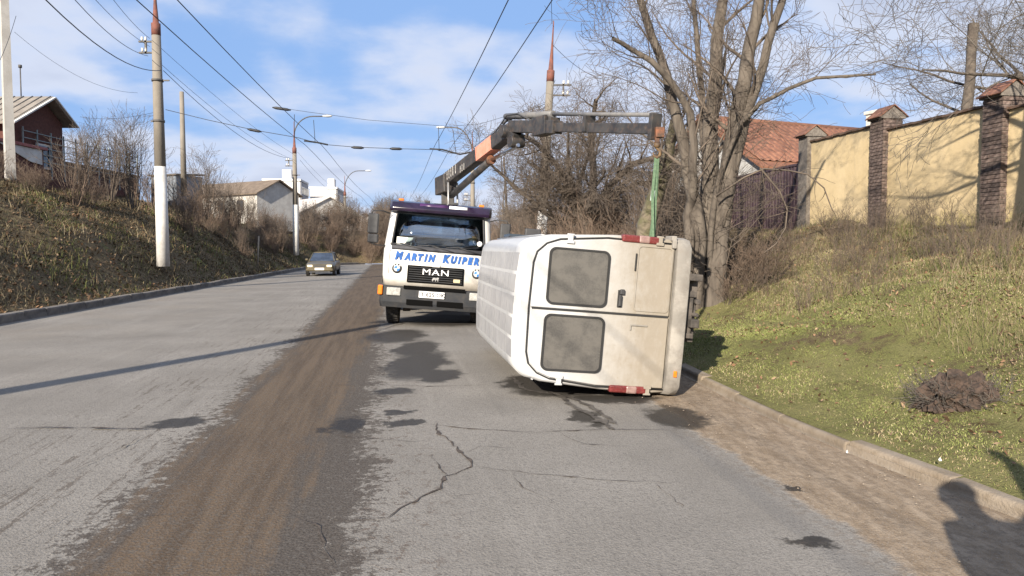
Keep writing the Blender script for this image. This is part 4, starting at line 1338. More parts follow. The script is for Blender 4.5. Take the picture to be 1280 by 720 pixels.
# service wires along the left side
LG = 'service wires along the left poles'
for (a, b_, s, r) in (((28, -30, 14), (201, 88, 29), .5, .014), ((60, -40, 16), (185, 70, 29), .35, .010), ((85, -40, 18), (187, 58, 29), .2, .008), ((100, -60, 18), (187, 48, 29), .2, .008),
                      ((18, 40, 31), (172, 116, 40), .6, .007), ((204, 88, 29), (363, 198, 58), .7, .012), ((190, 50, 29), (366, 192, 58), .3, .008), ((190, 70, 29), (368, 200, 58), .5, .008),
                      ((375, 200, 58), (430, 248, 92), .5, .010), ((372, 190, 58), (432, 244, 92), .4, .008), ((20, 20, 31), (0, 75, 28), .1, .01), ((100, 146, 40), (203, 138, 29), .2, .008)):
    wire(wpx([a, b_]), r, 'thin service wire strung along the left row of poles', LG, 'service_wire', sag=s)
for (a, b_, s) in (((688, -40, 22), (690, 30, 31), .05), ((694, 100, 31), (640, 210, 60), .5), ((700, 108, 31), (598, 215, 60), .5), ((690, 55, 31), (760, 100, 38), .3)):
    wire(wpx([a, b_]), .010, 'thin service wire running from the leaning pole', 'service wires on the right', 'service_wire', sag=s)

# ------------------------------------------------------------------ yellow wall with brick pillars
WX = lambda Y: 12.06 - .14 * Y
WANG = math.atan2(.14, 1.0)      # rotation about z that turns +y along the wall
def plaster_mat():
    m, T, bs = new_mat('yellow_plaster')
    co = T.coord('Object'); X, Y, Z = T.sep(co)
    n1 = T.noise(co, .9, 6, .65); n2 = T.noise(co, 7, 7, .75); n3 = T.noise(T.mapping(co, scale=(1, 3.0, .5)), 2.2, 5, .7)
    c = T.mix(T.smooth(n1, .3, .7), (.47, .365, .205), (.55, .435, .26))
    c = T.mix(T.math('MULTIPLY', T.smooth(n2, .5, .72), .35), c, (.41, .33, .215))
    c = T.mix(T.math('MULTIPLY', T.smooth(n3, .56, .72), .35), c, (.37, .30, .19))
    low = T.smooth(T.math('ADD', Z, T.math('MULTIPLY', T.math('SUBTRACT', n2, .5), 1.2)), .42, .02)
    c = T.mix(T.math('MULTIPLY', low, .75), c, (.24, .21, .07))
    top = T.smooth(T.math('ADD', Z, T.math('MULTIPLY', T.math('SUBTRACT', n3, .5), 1.0)), 2.25, 2.65)
    c = T.mix(T.math('MULTIPLY', top, .4), c, (.33, .27, .18))
    T.put(bs.inputs['Base Color'], c); bs.inputs['Roughness'].default_value = .93
    T.put(bs.inputs['Normal'], T.bump(T.math('ADD', n2, n1), .3, .03))
    return m
M_YEL = plaster_mat()
M_BRICKD = pmat('dark_brick', (.075, .052, .044), (.15, .112, .095), scale=10, rough=.9, bump=.4, bscale=50, rnd=.35)
M_MORT = pmat('mortar', (.11, .095, .082), (.17, .15, .13), scale=14, rough=.95)
M_TILE = pmat('clay_tile', (.125, .052, .032), (.18, .085, .052), scale=5, rough=.85, bump=.2, rnd=.22, dirt=(.17, .08, .05), dirt_amt=.6)
M_COPE = pmat('dark_coping', (.07, .045, .035), (.12, .075, .05), scale=6, rough=.85, rnd=.2)
wall = thing('garden_wall', 'yellow plastered garden wall with dark brick pillars on top of the bank', 'wall', (WX(18.9), 18.9, 2.10), WANG)
# local: x across (negative = road side), y along the wall, z up
posts = [-11.25, -7.5, -3.75, 0.0, 3.55]          # pillar centres along the wall
tops = [2.30, 2.40, 2.58, 2.78, 2.86]
for i in range(4):
    y0, y1 = posts[i] + .24, posts[i + 1] - .24
    za, zb_ = (2.18, 2.27, 2.44, 2.64)[i], (2.20, 2.28, 2.46, 2.66)[i]
    b = MB(); b.add([(-.12, y0, -.5), (.12, y0, -.5), (.12, y1, -.5), (-.12, y1, -.5), (-.12, y0, za), (.12, y0, za), (.12, y1, zb_), (-.12, y1, zb_)],
                    [(0, 1, 2, 3), (4, 7, 6, 5), (0, 4, 5, 1), (1, 5, 6, 2), (2, 6, 7, 3), (3, 7, 4, 0)])
    b.build('plaster_panel', M_YEL, wall)
    n = int((y1 - y0) / .30); me = None
    for k in range(n):
        ya = y0 + (y1 - y0) * (k + .5) / n; zc = za + (zb_ - za) * (k + .5) / n
        if me is None:
            o = MB().box((0, 0, 0), (.36, (y1 - y0) / n * .97, .05)).build('coping_tile', M_COPE, wall, bevel=.01); me = o.data
        else:
            o = bpy.data.objects.new('coping_tile', me); col.objects.link(o); o.parent = wall
        o.location = (0, ya, zc + .03); o.rotation_euler = (math.atan2(zb_ - za, y1 - y0), random.gauss(0, .03), random.gauss(0, .02))
brick_me = None
for i, (yc, h) in enumerate(zip(posts, tops)):
    hh = h
    pl = MB().box((0, yc, hh / 2 - .25), (.50, .50, hh + .5)).build('pillar', M_MORT, wall)
    rows = int((hh + .3) / .085)
    if 1 <= i < 4:
        for rr_ in range(rows):
            z = -.25 + rr_ * .085
            for face in range(2):                     # the road face and the face towards the camera
                off = (rr_ + face) % 2
                cuts = [-.265, .05 if off else -.06, .265]
                for a_, b_ in zip(cuts[:-1], cuts[1:]):
                    L = b_ - a_ - .012; c_ = (a_ + b_) / 2
                    if brick_me is None:
                        o = MB().box((0, 0, 0), (.03, .225, .07)).build('brick', M_BRICKD, pl); brick_me = o.data
                    else:
                        o = bpy.data.objects.new('brick', brick_me); col.objects.link(o); o.parent = pl
                    jx = random.gauss(0, .004)
                    if face == 0:
                        o.location = (-.252 + jx, yc + c_, z + .04); o.scale = (1, L / .225, 1)
                    else:
                        o.location = (c_, yc - .252 + jx, z + .04); o.rotation_euler = (0, 0, math.pi / 2); o.scale = (1, L / .225, 1)
    # little gabled tile cap
    zc = hh
    b = MB(); b.prism([(-.33, zc - .02), (.33, zc - .02), (.33, zc + .04), (0, zc + .27), (-.33, zc + .04)], yc - .29, yc + .29, axis='y'); cap = b.build('pillar_cap', M_MORT, pl)
    for s in (-1, 1):
        ang = math.atan2(.25, .33)
        for q in range(2):
            for w in range(3):
                o = MB().box((0, 0, 0), (.24, .205, .028)).build('cap_tile', M_TILE, pl, bevel=.006)
                t_ = .10 + q * .19
                o.location = (s * (t_), yc + (w - 1) * .215, zc + .30 - t_ * .73 + (.0 if q else .012)); o.rotation_euler = (0, s * ang, random.gauss(0, .03))
# gate beyond the wall
M_GATE = pmat('dark_maroon_metal', (.045, .026, .034), (.065, .04, .048), scale=3, rough=.55, dirt=(.10, .07, .06), dirt_amt=.4)
g0 = Vector((WX(22.95), 22.95)); g1 = Vector((WX(27.6), 27.6))
gate = thing('metal_gate', 'dark maroon corrugated metal gate at the end of the yellow wall', 'gate', (g0.x, g0.y, gz(g0.x, g0.y) - .15), WANG)
Lg = (g1 - g0).length
for leaf in range(2):
    y0 = .05 + leaf * Lg / 2; y1 = y0 + Lg / 2 - .06
    b = MB(); b.box((0, (y0 + y1) / 2, 1.15), (.03, y1 - y0, 2.2)); lf = b.build('gate_leaf', M_GATE, gate)
    n = 12
    for k in range(n):
        yy = y0 + (y1 - y0) * (k + .5) / n
        o = MB().box((-.025, yy, 1.15), (.03, .10, 2.16)).build('corrugation', M_GATE, lf, bevel=.01)
    b = MB()
    for z in (.12, 2.2): b.box((-.03, (y0 + y1) / 2, z), (.06, y1 - y0, .06))
    for yy in (y0 + .03, y1 - .03): b.box((-.03, yy, 1.15), (.06, .06, 2.2))
    b.build('gate_frame', M_GATE, lf)
b = MB(); b.box((0, Lg + .2, 1.3), (.35, .35, 2.8)); b.build('gate_post', M_BRICKD, gate, bevel=.02)
b = MB(); b.box((.05, -.55 + .1, 1.4), (.35, .3, 2.9)); b.build('gate_post', M_BRICKD, gate, bevel=.02)
# tiled house behind
def gable_house(name, label, a, b2, depth, z0, ze, zr, wallm, roofm, over=.3, tiles=None, group=None, gablem=None):
    """ridge from a to b2 (2-D); depth = half width"""
    a = Vector(a); b2 = Vector(b2); d = (b2 - a).normalized(); nrm = Vector((d.y, -d.x))
    L = (b2 - a).length
    ang = math.atan2(d.y, d.x)
    t = thing(name, label, 'house', (a.x, a.y, z0), ang, group)
    ze -= z0; zr -= z0
    b = MB(); b.prism([(-depth, -1), (depth, -1), (depth, ze), (0, zr - .06), (-depth, ze)], 0, L, axis='x'); w = b.build('wall', wallm, t)
    sl = math.atan2(zr - ze, depth); k = (zr - ze) / depth
    b = MB()
    b.prism([(-depth - over, ze - over * k), (0, zr), (depth + over, ze - over * k), (depth + over, ze - over * k + .10), (0, zr + .12), (-depth - over, ze - over * k + .10)], -over, L + over, axis='x')
    rf = b.build('roof', roofm, t)
    return t, w, rf, L, depth, ze, zr, sl, k, over


M_OLDW = pmat('whitewash', (.56, .56, .54), (.45, .44, .42), scale=1.5, rough=.9, dirt=(.4, .38, .34), dirt_amt=.4)
M_TILEBED = pmat('tile_bed', (.15, .06, .035), (.2, .09, .05), scale=3, rough=.9)
H1, w1, rf1, L1, dp, ze1, zr1, sl1, k1, ov = gable_house('tiled_house', 'house with orange clay tile roof and white gable behind the maroon gate', (8.0, 31.4), (18.5, 35.8), 3.6, 2.2, 4.75, 6.95, pmat('dim_wall', (.16, .14, .12), (.22, .19, .165), scale=2, rough=.9), M_TILEBED)
MB().prism([(-3.5, -.9), (3.5, -.9), (3.5, 2.5), (0, 4.6), (-3.5, 2.5)], -.04, -.01, axis='x').build('gable', pmat('dull_gable', (.36, .36, .35), (.28, .275, .265), scale=2, rough=.9), w1)
# tiles on the slope that faces the road, large enough to tell apart along the eave
rows, cols_ = 11, 34
tile_me = None
slope_len = math.hypot(3.5, 3.5 * k1)
for r_ in range(rows):
    for c_ in range(cols_):
        if tile_me is None:
            b = MB(); b.rings([[(x, -.20, z), (x, .20, z + .018)] for x, z in ((-.165, .0), (-.12, .035), (-.05, .045), (.02, .01), (.10, 0), (.165, .0))], close=False)
            o = b.build('roof_tile', M_TILE, rf1, solid=.015); tile_me = o.data
        else:
            if len(rf1.children) >= 300: break
            o = bpy.data.objects.new('roof_tile', tile_me); col.objects.link(o); o.parent = rf1
        s_ = (r_ + .5) / rows * 3.5
        o.location = (.15 + c_ * .335, -s_, zr1 + .145 - s_ * k1); o.rotation_euler = (sl1, random.gauss(0, .02), random.gauss(0, .012))
# remaining tiles of the lower courses as one piece
vs = []; fs = []
done = len(rf1.children)
b = MB()
idx = 0
for r_ in range(rows):
    for c_ in range(cols_):
        idx += 1
        if idx <= done: continue
        s_ = (r_ + .5) / rows * 3.5
        Mx = Matrix.Translation((.15 + c_ * .335, -s_, zr1 + .145 - s_ * k1)) @ Euler((sl1, random.gauss(0, .02), random.gauss(0, .012))).to_matrix().to_4x4()
        b.add([Mx @ v.co for v in tile_me.vertices], [tuple(p.vertices) for p in tile_me.polygons])
o = b.build('tile_courses', M_TILE, rf1, solid=.015); tag(o, kind='stuff')
b = MB(); b.tube([(0 - .3, 0, zr1 + .14), (L1 + .3, 0, zr1 + .14)], .12, 8); b.build('ridge_tiles', M_TILE, rf1)
b = MB(); b.box((L1 - 1.2, .3, zr1 + .35), (.75, .6, 1.4)); b.box((L1 - 1.2, .3, zr1 + 1.08), (.9, .75, .16)); b.build('chimney', pmat('chimney_render', (.5, .47, .42), (.40, .37, .33), scale=4, rough=.9), rf1, bevel=.02)
for (yy, zz) in ((-1.2, 1.6), (1.0, 1.6)):
    fr = MB().box((-.03, yy, zz), (.06, 1.1, 1.3)).build('window', M_WHITEP, w1); MB().box((-.07, yy, zz), (.02, .9, 1.1)).build('pane', M_DARKGLASS, fr)
# ------------------------------------------------------------------ rusty plank fence behind the van
M_RUSTW = pmat('rusty_plank', (.27, .12, .055), (.15, .085, .05), scale=5, rough=.9, bump=.3, rnd=.35, stretch=(1, 1, .3))
fA = pix(664, 296, 33); fB = pix(800, 296, 27)
pf = thing('plank_fence', 'rusty brown upright plank fence under the bare tree behind the van', 'fence', (fA.x, fA.y, gz(fA.x, fA.y) - .1), math.atan2(fB.y - fA.y, fB.x - fA.x))
Lf = (fB - fA).length
n = int(Lf / .24)
me = None
for k in range(n):
    if me is None:
        o = MB().box((0, 0, .95), (.21, .025, 1.9)).build('plank', M_RUSTW, pf); me = o.data
    else:
        o = bpy.data.objects.new('plank', me); col.objects.link(o); o.parent = pf
    o.location = (k * .24, random.gauss(0, .01), random.gauss(0, .07)); o.rotation_euler = (0, random.gauss(0, .015), 0)
b = MB(); b.box((Lf / 2, .05, .5), (Lf, .05, .08)); b.box((Lf / 2, .05, 1.5), (Lf, .05, .08)); b.build('rail', M_RUSTW, pf)

# ------------------------------------------------------------------ left side buildings
M_REDBR = pmat('red_brick', (.065, .022, .016), (.095, .035, .026), scale=8, rough=.9, bump=.3, bscale=40)
M_ASB = pmat('grey_sheet_roof', (.17, .15, .13), (.24, .215, .185), scale=2, rough=.9, bump=.2, dirt=(.2, .17, .13), dirt_amt=.5)
bh = thing('brick_house', 'red brick house with grey sheet roof and white gable boards', 'house', (-24.9, 37.3, 4.3))
# local: x towards the road is +, y along the gable
gx = [(-0.6, 3.55), (2.75, 5.35), (4.7, 4.2)]      # near eave, ridge, far eave (y, z)
b = MB(); b.prism([(0, -.8), (4.3, -.8), (4.3, 4.2), (2.75, 5.15), (0, 3.7)], -14, 0, axis='x'); hw_ = b.build('wall', M_REDBR, bh)
b = MB(); b.prism([(-.6, 3.42), (2.75, 5.25), (4.75, 4.05), (4.75, 4.17), (2.75, 5.40), (-.6, 3.55)], -14.5, .5, axis='x'); rf = b.build('roof', M_ASB, bh)
for (ya, za_), (yb, zb_) in (((-.66, 3.46), (2.75, 5.33)), ((2.75, 5.33), (4.8, 4.08))):
    b = MB(); b.beam((.54, ya, za_), (.54, yb, zb_), .07, .24, up=(1, 0, 0)); b.v = [v for v in b.v]; b.build('barge_board', M_OLDW, rf)
# corrugation battens on the near slope
b = MB()
for k in range(30):
    x = .4 - k * .48
    b.tube([(x, -.58, 3.57), (x, 2.7, 5.40)], .03, 5)
o = b.build('roof_corrugation', M_ASB, rf)
b = MB(); b.tube([(-1.2, 2.75, 5.3), (-1.2, 2.75, 6.9)], .03, 6); b.tube([(-1.2, 2.75, 6.9), (-1.2, 2.75, 7.05)], .09, 8); b.build('vent_pipe', M_DKST, rf)
w_ = MB().box((.02, 2.5, 2.2), (.06, 1.2, 1.3)).build('window', M_OLDW, hw_); MB().box((.06, 2.5, 2.2), (.02, 1.0, 1.1)).build('pane', M_DARKGLASS, w_)
# brick outbuilding / retaining wall in front
ob = thing('brick_outbuilding', 'low dark red brick outbuilding below the sheet-roofed house', 'outbuilding', (-24.6, 34.2, 4.2))
b = MB(); b.box((-3.2, 1.4, .7), (9.0, 3.4, 3.2)); ow = b.build('wall', M_REDBR, ob)
b = MB(); b.box((-3.2, 1.4, 2.36), (9.3, 3.7, .14)); b.build('roof_edge', pmat('maroon_edge', (.22, .07, .065), (.28, .11, .10), scale=4, rough=.8), ob, bevel=.01)
b = MB(); b.prism([(-.3, 2.28), (2.9, 2.28), (2.9, 1.55), (2.0, 1.62)], 1.29 + .02, 1.36, axis='x'); b.build('lintel_board', M_OLDW, ob)
# pale railing along the top of the bank, beyond the outbuilding
M_RAIL = pmat('pale_blue_metal', (.20, .25, .26), (.15, .19, .20), scale=6, rough=.6)
rl = thing('metal_railing', 'pale blue metal railing behind the shrubs beside the brick outbuilding', 'railing', (-24.9, 38.0, 5.2))
for k in range(11):
    MB().box((.15, k * 1.15, 1.35), (.06, .06, 2.5)).build('post', M_RAIL, rl)
for z in (1.0, 1.35, 1.7, 2.05, 2.4):
    MB().box((.20, 5.75, z), (.04, 11.7, .035)).build('rail', M_RAIL, rl)
# brick yard wall below the railing
yw = thing('brick_yard_wall', 'dark red brick yard wall under the pale blue railing', 'wall', (-25.2, 38, 4.2))
MB().box((0, 6, .7), (.3, 12.5, 3.0)).build('wall', M_REDBR, yw)
MB().box((0, 6, 2.24), (.4, 12.6, .1)).build('coping', M_COPE, yw)
# blue-grey shed
p = pix(222, 262, 52)
sh = thing('metal_shed', 'blue grey metal shed among the shrubs behind the round pole', 'shed', (p.x, p.y, p.z - .5), R(-20))
M_SHED = pmat('blue_grey_sheet', (.12, .14, .17), (.16, .18, .21), scale=3, rough=.6)
b = MB(); b.box((0, 0, 1.35), (2.2, 2.4, 2.9)); s_w = b.build('wall', M_SHED, sh)
for k in range(9): MB().box((-1.0 + k * .25, -1.215, 1.35), (.1, .03, 2.8)).build('sheet_rib', M_SHED, s_w)
b = MB(); b.box((0, 0, 2.87), (2.5, 2.7, .10), (R(4), 0, 0)); b.build('roof', M_DKST, sh)
# white cottage with a brown roof
p0 = pix(238, 268, 76); p1 = pix(336, 268, 70)
M_BROWNR = pmat('brown_roof', (.12, .09, .066), (.17, .13, .095), scale=2, rough=.9)
H2, w2, rf2, L2, d2, ze2, zr2, sl2, k2, o2 = gable_house('white_cottage', 'low white cottage with brown roof behind the left shrubs', (p0.x, p0.y + 3), (p1.x, p1.y + 3), 2.6, p1.z - .5, pix(300, 240, 70).z, pix(300, 226, 73).z, pmat('cottage_white', (.50, .48, .44), (.40, .38, .35), scale=1.5, rough=.9), M_BROWNR)
for xw in (L2 * .55, L2 * .8):
    w_ = MB().box((xw, -2.62, 1.5), (.9, .06, 1.0)).build('window', M_BROWNR, w2); MB().box((xw, -2.66, 1.5), (.75, .02, .85)).build('pane', M_DARKGLASS, w_)
# far apartment blocks
M_BLOCK = pmat('white_panel', (.62, .61, .60), (.56, .55, .54), scale=.2, rough=.9)
M_BLOCKG = pmat('grey_panel', (.36, .36, .38), (.30, .30, .32), scale=.2, rough=.9)
def block(px0, px1, pys, Y, dep, label, roofbox, rz):
    a = pix(px0, pys, Y); c = pix(px1, pys, Y)
    W = (c - a).length; zt = a.z
    t = thing('apartment_block', label, 'building', ((a.x + c.x) / 2, Y, 2.0), rz, 'far apartment blocks')
    H = zt - 2.0
    b = MB(); b.box((0, dep / 2, H / 2), (W, dep, H)); w = b.build('wall', M_BLOCK, t)
    MB().box((0, dep / 2, H + .2), (W + .5, dep + .5, .4)).build('parapet', M_BLOCK, t)
    MB().box((roofbox[0] * W, dep * .3, H + 1.3), (W * .25, dep * .25, 2.2)).build('roof_house', M_BLOCK, t)
    # loggia side with windows
    MB().box((W / 2 + .12, dep / 2, H / 2), (.25, dep * .96, H * .98)).build('side_panel', M_BLOCKG, t)
    for f in range(5):
        for k in range(5):
            o = MB().box((W / 2 + .3, dep * (.12 + .19 * k), H - 1.8 - f * 2.8), (.15, dep * .12, 1.5)).build('window', M_WHITEP, w)
            MB().box((W / 2 + .40, dep * (.12 + .19 * k), H - 1.8 - f * 2.8), (.06, dep * .10, 1.3)).build('pane', M_DARKGLASS, o)
    return t
block(330, 374, 226, 150, 9, 'far white apartment block rising beside the first lamp pole, behind the cottage', (.1,), R(6))
block(388, 420, 236, 165, 12, 'far white apartment block standing between the two left lamp poles', (.25,), R(6))
# long low white-roofed house in front of the blocks
p0 = pix(371, 272, 112); p1 = pix(412, 272, 104)
H3, w3, rf3, *_ = gable_house('low_house', 'low house with pale roof in front of the apartment blocks', (p0.x, p0.y), (p1.x, p1.y), 5.0, p1.z - 1.2, pix(390, 270, 105).z, pix(390, 249, 108).z, M_OLDW, pmat('pale_sheet_roof', (.62, .57, .52), (.5, .46, .42), scale=1, rough=.7))
p0 = pix(408, 282, 118); p1 = pix(455, 284, 112)
gable_house('grey_house', 'grey roofed house half hidden by the thicket past the apartment blocks', (p0.x, p0.y), (p1.x, p1.y), 4.0, p1.z - 1.5, pix(430, 280, 112).z, pix(430, 268, 115).z, M_OLDW, pmat('slate_roof', (.16, .16, .18), (.22, .22, .23), scale=1, rough=.8))
# leaning stake on the left verge
p = pix(322, 331, 44)
b = MB(); b.tube([p - Vector((0, 0, .2)), p + Vector((.1, 0, 1.7))], .045, 6); o = b.build('wooden_stake', pmat('grey_wood', (.25, .22, .18), rough=.9)); tag(o, 'thin grey wooden stake leaning on the left verge', 'stake')

# ------------------------------------------------------------------ bare trees and shrubs
M_BARK = pmat('bark', (.058, .047, .038), (.125, .105, .085), scale=7, rough=.95, bump=.8, bscale=22, stretch=(1, 1, .25), contrast=(.3, .7))
M_BARKD = pmat('dark_bark', (.055, .044, .036), (.11, .09, .072), scale=7, rough=.95, bump=.6, bscale=22)
M_TWIG = pmat('twigs', (.080, .063, .050), (.125, .098, .076), scale=2, rough=.9)
M_TWIGR = pmat('reddish_twigs', (.125, .088, .064), (.18, .13, .095), scale=2, rough=.9)
M_TWIGG = pmat('grey_twigs', (.075, .065, .055), (.12, .104, .087), scale=2, rough=.9)


def rand_perp(d, r):
    v = Vector((r.gauss(0, 1), r.gauss(0, 1), r.gauss(0, 1)))
    v = v - d * v.dot(d)
    return v.normalized() if v.length > 1e-6 else d.orthogonal().normalized()


class Tree:
    def __init__(self, seed):
        self.r = random.Random(seed); self.br = []

    def branch(self, p, d, L, rad, lev, P):
        r = self.r
        n = max(3, P['seg'][lev])
        pts = [p.copy()]; rr = [rad]
        d = d.normalized(); q = p.copy()
        for i in range(n):
            d = (d + rand_perp(d, r) * P['wob'][lev] + Vector((0, 0, P['trop'][lev]))).normalized()
            q = q + d * (L / n)
            pts.append(q.copy()); rr.append(max(P.get('tipr', .003), rad * (1 - (i + 1) / n * P['tap'][lev])))
        self.br.append((pts, rr, lev))
        self.kids(pts, rr, L, lev, P)

    def kids(self, pts, rr, L, lev, P):
        r = self.r
        if lev + 1 >= P['levels']: return
        k = P['kids'][lev]
        k = int(k * r.uniform(.75, 1.25) + .5)
        n = len(pts) - 1
        for c in range(k):
            t = P['t0'][lev] + (1 - P['t0'][lev]) * ((c + r.random()) / k)
            i = min(int(t * n), n - 1); f = t * n - i
            q = pts[i].lerp(pts[i + 1], f)
            d = (pts[i + 1] - pts[i]).normalized()
            a = R(P['ang'][lev] * r.uniform(.65, 1.3))
            nd = d * math.cos(a) + rand_perp(d, r) * math.sin(a)
            L2 = L * P['ratio'][lev] * r.uniform(.6, 1.2) * (1 - .45 * t)
            if 'len' in P and P['len'][lev]: L2 = P['len'][lev] * r.uniform(.5, 1.25) * (1.05 - .4 * t)
            r2 = min(rr[i] * .62, max(P.get('tipr', .003) * 1.3, rr[i] * P['rr'][lev] * r.uniform(.7, 1.1)))
            self.branch(q, nd, L2, r2, lev + 1, P)

    def meshes(self, split):
        out = []
        for sel in (lambda l: l < split, lambda l: l >= split):
            V = []; Fq = []; off = 0
            for pts, rr, lev in self.br:
                if not sel(lev): continue
                n = 10 if rr[0] > .10 else (6 if rr[0] > .03 else (4 if rr[0] > .012 else 3))
                mb = MB(); mb.tube(pts, rr, n, caps=False)
                V.append(np.array(mb.v)); Fq.append(np.array(mb.f) + off); off += len(mb.v)
            if V: out.append((np.concatenate(V), np.concatenate(Fq)))
            else: out.append(None)
        return out


def finish_tree(T, name, label, cat, split, mt, mc, group=None, loc=(0, 0, 0), parts=('trunk', 'crown')):
    t = thing(name, label, cat, loc, 0, group)
    for pn, data, m in zip(parts, T.meshes(split), (mt, mc)):
        if data is None: continue
        o = link(pn, mesh_np(pn, data[0], data[1], m, smooth=True), t)
    return t


# --- the big many-stemmed tree beside the van; stems traced at the depth of its foot
tx, ty = 4.02, 15.0
P1 = dict(levels=4, seg=[8, 7, 5, 4], wob=[.06, .16, .22, .25], trop=[.02, .05, .03, .0], tap=[.6, .8, .85, .8], kids=[9, 8, 7], t0=[.3, .15, .15],
          ang=[42, 45, 48], ratio=[.5, .5, .5], len=[2.3, 1.15, .55], rr=[.30, .42, .5], tipr=.0035)
T1 = Tree(11)
stems = [([(868, 345), (872, 300), (868, 260), (858, 215), (850, 170), (838, 120), (826, 70), (808, 20), (795, -20), (770, -90)], .135, 15.0, 14.6),
         ([(880, 345), (884, 300), (886, 250), (888, 200), (890, 150), (893, 100), (897, 50), (902, 0), (908, -60), (915, -140)], .19, 15.1, 15.4),
         ([(893, 345), (897, 300), (902, 250), (910, 200), (920, 150), (932, 100), (942, 50), (950, 0), (965, -60), (990, -130)], .19, 14.9, 14.3),
         ([(900, 345), (903, 290), (910, 240), (922, 190), (935, 140), (952, 80), (966, 30), (985, -15), (1010, -50), (1040, -90)], .12, 14.9, 14.0),
         ([(862, 345), (860, 305), (862, 270), (866, 230), (866, 180), (864, 140), (840, 100), (815, 78), (790, 60), (765, 50)], .10, 14.9, 14.0),
         ([(876, 345), (878, 300), (880, 260), (884, 210), (880, 160), (878, 110), (872, 60), (868, 10), (866, -60), (862, -120)], .09, 15.3, 16.4),
         ([(886, 345), (890, 290), (894, 240), (906, 195), (926, 155), (950, 130), (980, 112), (1020, 98), (1060, 95), (1095, 92)], .06, 14.9, 13.8)]
r_ = random.Random(5)
for pts, rad, Ya, Yb in stems:
    n = len(pts)
    PP = [pix(x, y, Ya + (Yb - Ya) * (i / (n - 1))) for i, (x, y) in enumerate(pts)]
    PP[0].z = .15
    PP = [p + Vector((r_.gauss(0, .02), r_.gauss(0, .06), 0)) for p in PP]
    # subdivide
    Q = []
    for a_, b_ in zip(PP[:-1], PP[1:]): Q += [a_, a_.lerp(b_, .5) + Vector((r_.gauss(0, .012), r_.gauss(0, .02), 0))]
    Q.append(PP[-1])
    m_ = len(Q); rr = [rad * (1.45 if i == 0 else 1.15) * (1 - .68 * i / (m_ - 1)) for i in range(m_)]
    T1.br.append((Q, rr, 0)); T1.kids(Q, rr, 7, 0, P1)
# epicormic shoots low on the trunk
for k in range(150):
    z = T1.r.uniform(.3, 3.6); a = T1.r.uniform(0, 6.28)
    q = Vector((tx + .42 * math.cos(a) + (z - 1.5) * .04, ty + .35 * math.sin(a), z))
    T1.branch(q, Vector((math.cos(a), math.sin(a) * .8, T1.r.uniform(-.1, .9))), T1.r.uniform(.5, 1.5), .008, 2, dict(P1, levels=4, seg=[8, 7, 6, 4], kids=[0, 0, 6], trop=[0, 0, -.03, 0]))
# pale arching whips on the right of the trunk
for (pp, rad) in (([(895, 245), (930, 222), (955, 211), (985, 213), (1010, 218), (1030, 235), (1040, 262)], .020), ([(950, 210), (962, 224), (975, 240), (984, 262), (982, 285), (970, 305), (955, 316)], .022),
                  ([(905, 290), (940, 270), (970, 245), (980, 236)], .010), ([(952, 211), (955, 230), (958, 255)], .010), ([(960, 216), (964, 235), (966, 258)], .008), ([(905, 262), (940, 262), (985, 258), (1000, 262)], .009),
                  ([(900, 320), (925, 300), (950, 270), (960, 258)], .010), ([(908, 330), (915, 300), (935, 285)], .008)):
    Q = [pix(x, y, 14.2) for x, y in pp]
    T1.br.append((Q, [rad * (1 - .5 * i / len(Q)) for i in range(len(Q))], 2)); T1.kids(Q, [rad] * len(Q), 1.5, 2, dict(P1, kids=[0, 0, 9]))
finish_tree(T1, 'bare_tree', 'large bare tree with a clump of thick trunks beside the overturned van', 'tree', 1, M_BARK, M_TWIG)

# --- spreading tree behind the van
P2 = dict(levels=5, seg=[6, 8, 6, 5, 3], wob=[.08, .16, .2, .25, .25], trop=[.0, .035, .02, -.02, 0], tap=[.35, .75, .85, .85, .8], kids=[9, 9, 8, 7], t0=[.55, .18, .15, .1],
          ang=[58, 45, 48, 50], ratio=[.5, .5, .5, .5], len=[4.6, 2.0, 1.0, .5], rr=[.55, .40, .42, .5], tipr=.0045)
T2 = Tree(21)
f2 = pix(739, 300, 25.5); z2 = gz(f2.x, f2.y)
T2.branch(Vector((f2.x, f2.y, z2 - .2)), Vector((-.12, 0, 1)), 3.6, .30, 0, P2)
for (pp, rad) in (([(738, 270), (760, 235), (790, 205), (825, 195), (850, 215)], .14), ([(738, 262), (720, 240), (695, 205), (672, 180), (655, 170)], .13), ([(740, 262), (742, 215), (738, 170), (745, 125)], .15), ([(742, 265), (775, 240), (800, 228), (830, 232)], .10), ([(736, 280), (705, 262), (680, 255)], .08)):
    Q = [pix(x, y, 25.5 + random.gauss(0, .5)) for x, y in pp]
    rr = [rad * (1 - .7 * i / len(Q)) for i in range(len(Q))]
    T2.br.append((Q, rr, 1)); T2.kids(Q, rr, 5, 1, dict(P2, kids=[9, 15, 9, 8]))
finish_tree(T2, 'spreading_tree', 'wide dark bare tree with arching limbs above the rusty plank fence', 'tree', 2, M_BARKD, M_TWIG)

# leaning mossy trunk between the spreading tree and the big one
T3 = Tree(31)
Q = [pix(800, 310, 19), pix(808, 280, 19), pix(818, 250, 18.8), pix(828, 220, 18.5), pix(836, 190, 18.2), pix(842, 150, 18)]
Q[0].z = gz(Q[0].x, Q[0].y) - .2
rr = [.26, .24, .21, .18, .14, .08]
T3.br.append((Q, rr, 0)); T3.kids(Q, rr, 4, 0, dict(P1, kids=[12, 8, 6], t0=[.45, .1, .1]))
finish_tree(T3, 'leaning_tree', 'leaning mossy trunk behind the green sling', 'tree', 1, pmat('mossy_bark', (.10, .095, .05), (.15, .125, .09), scale=4, rough=.95, bump=.6, bscale=20), M_TWIG)

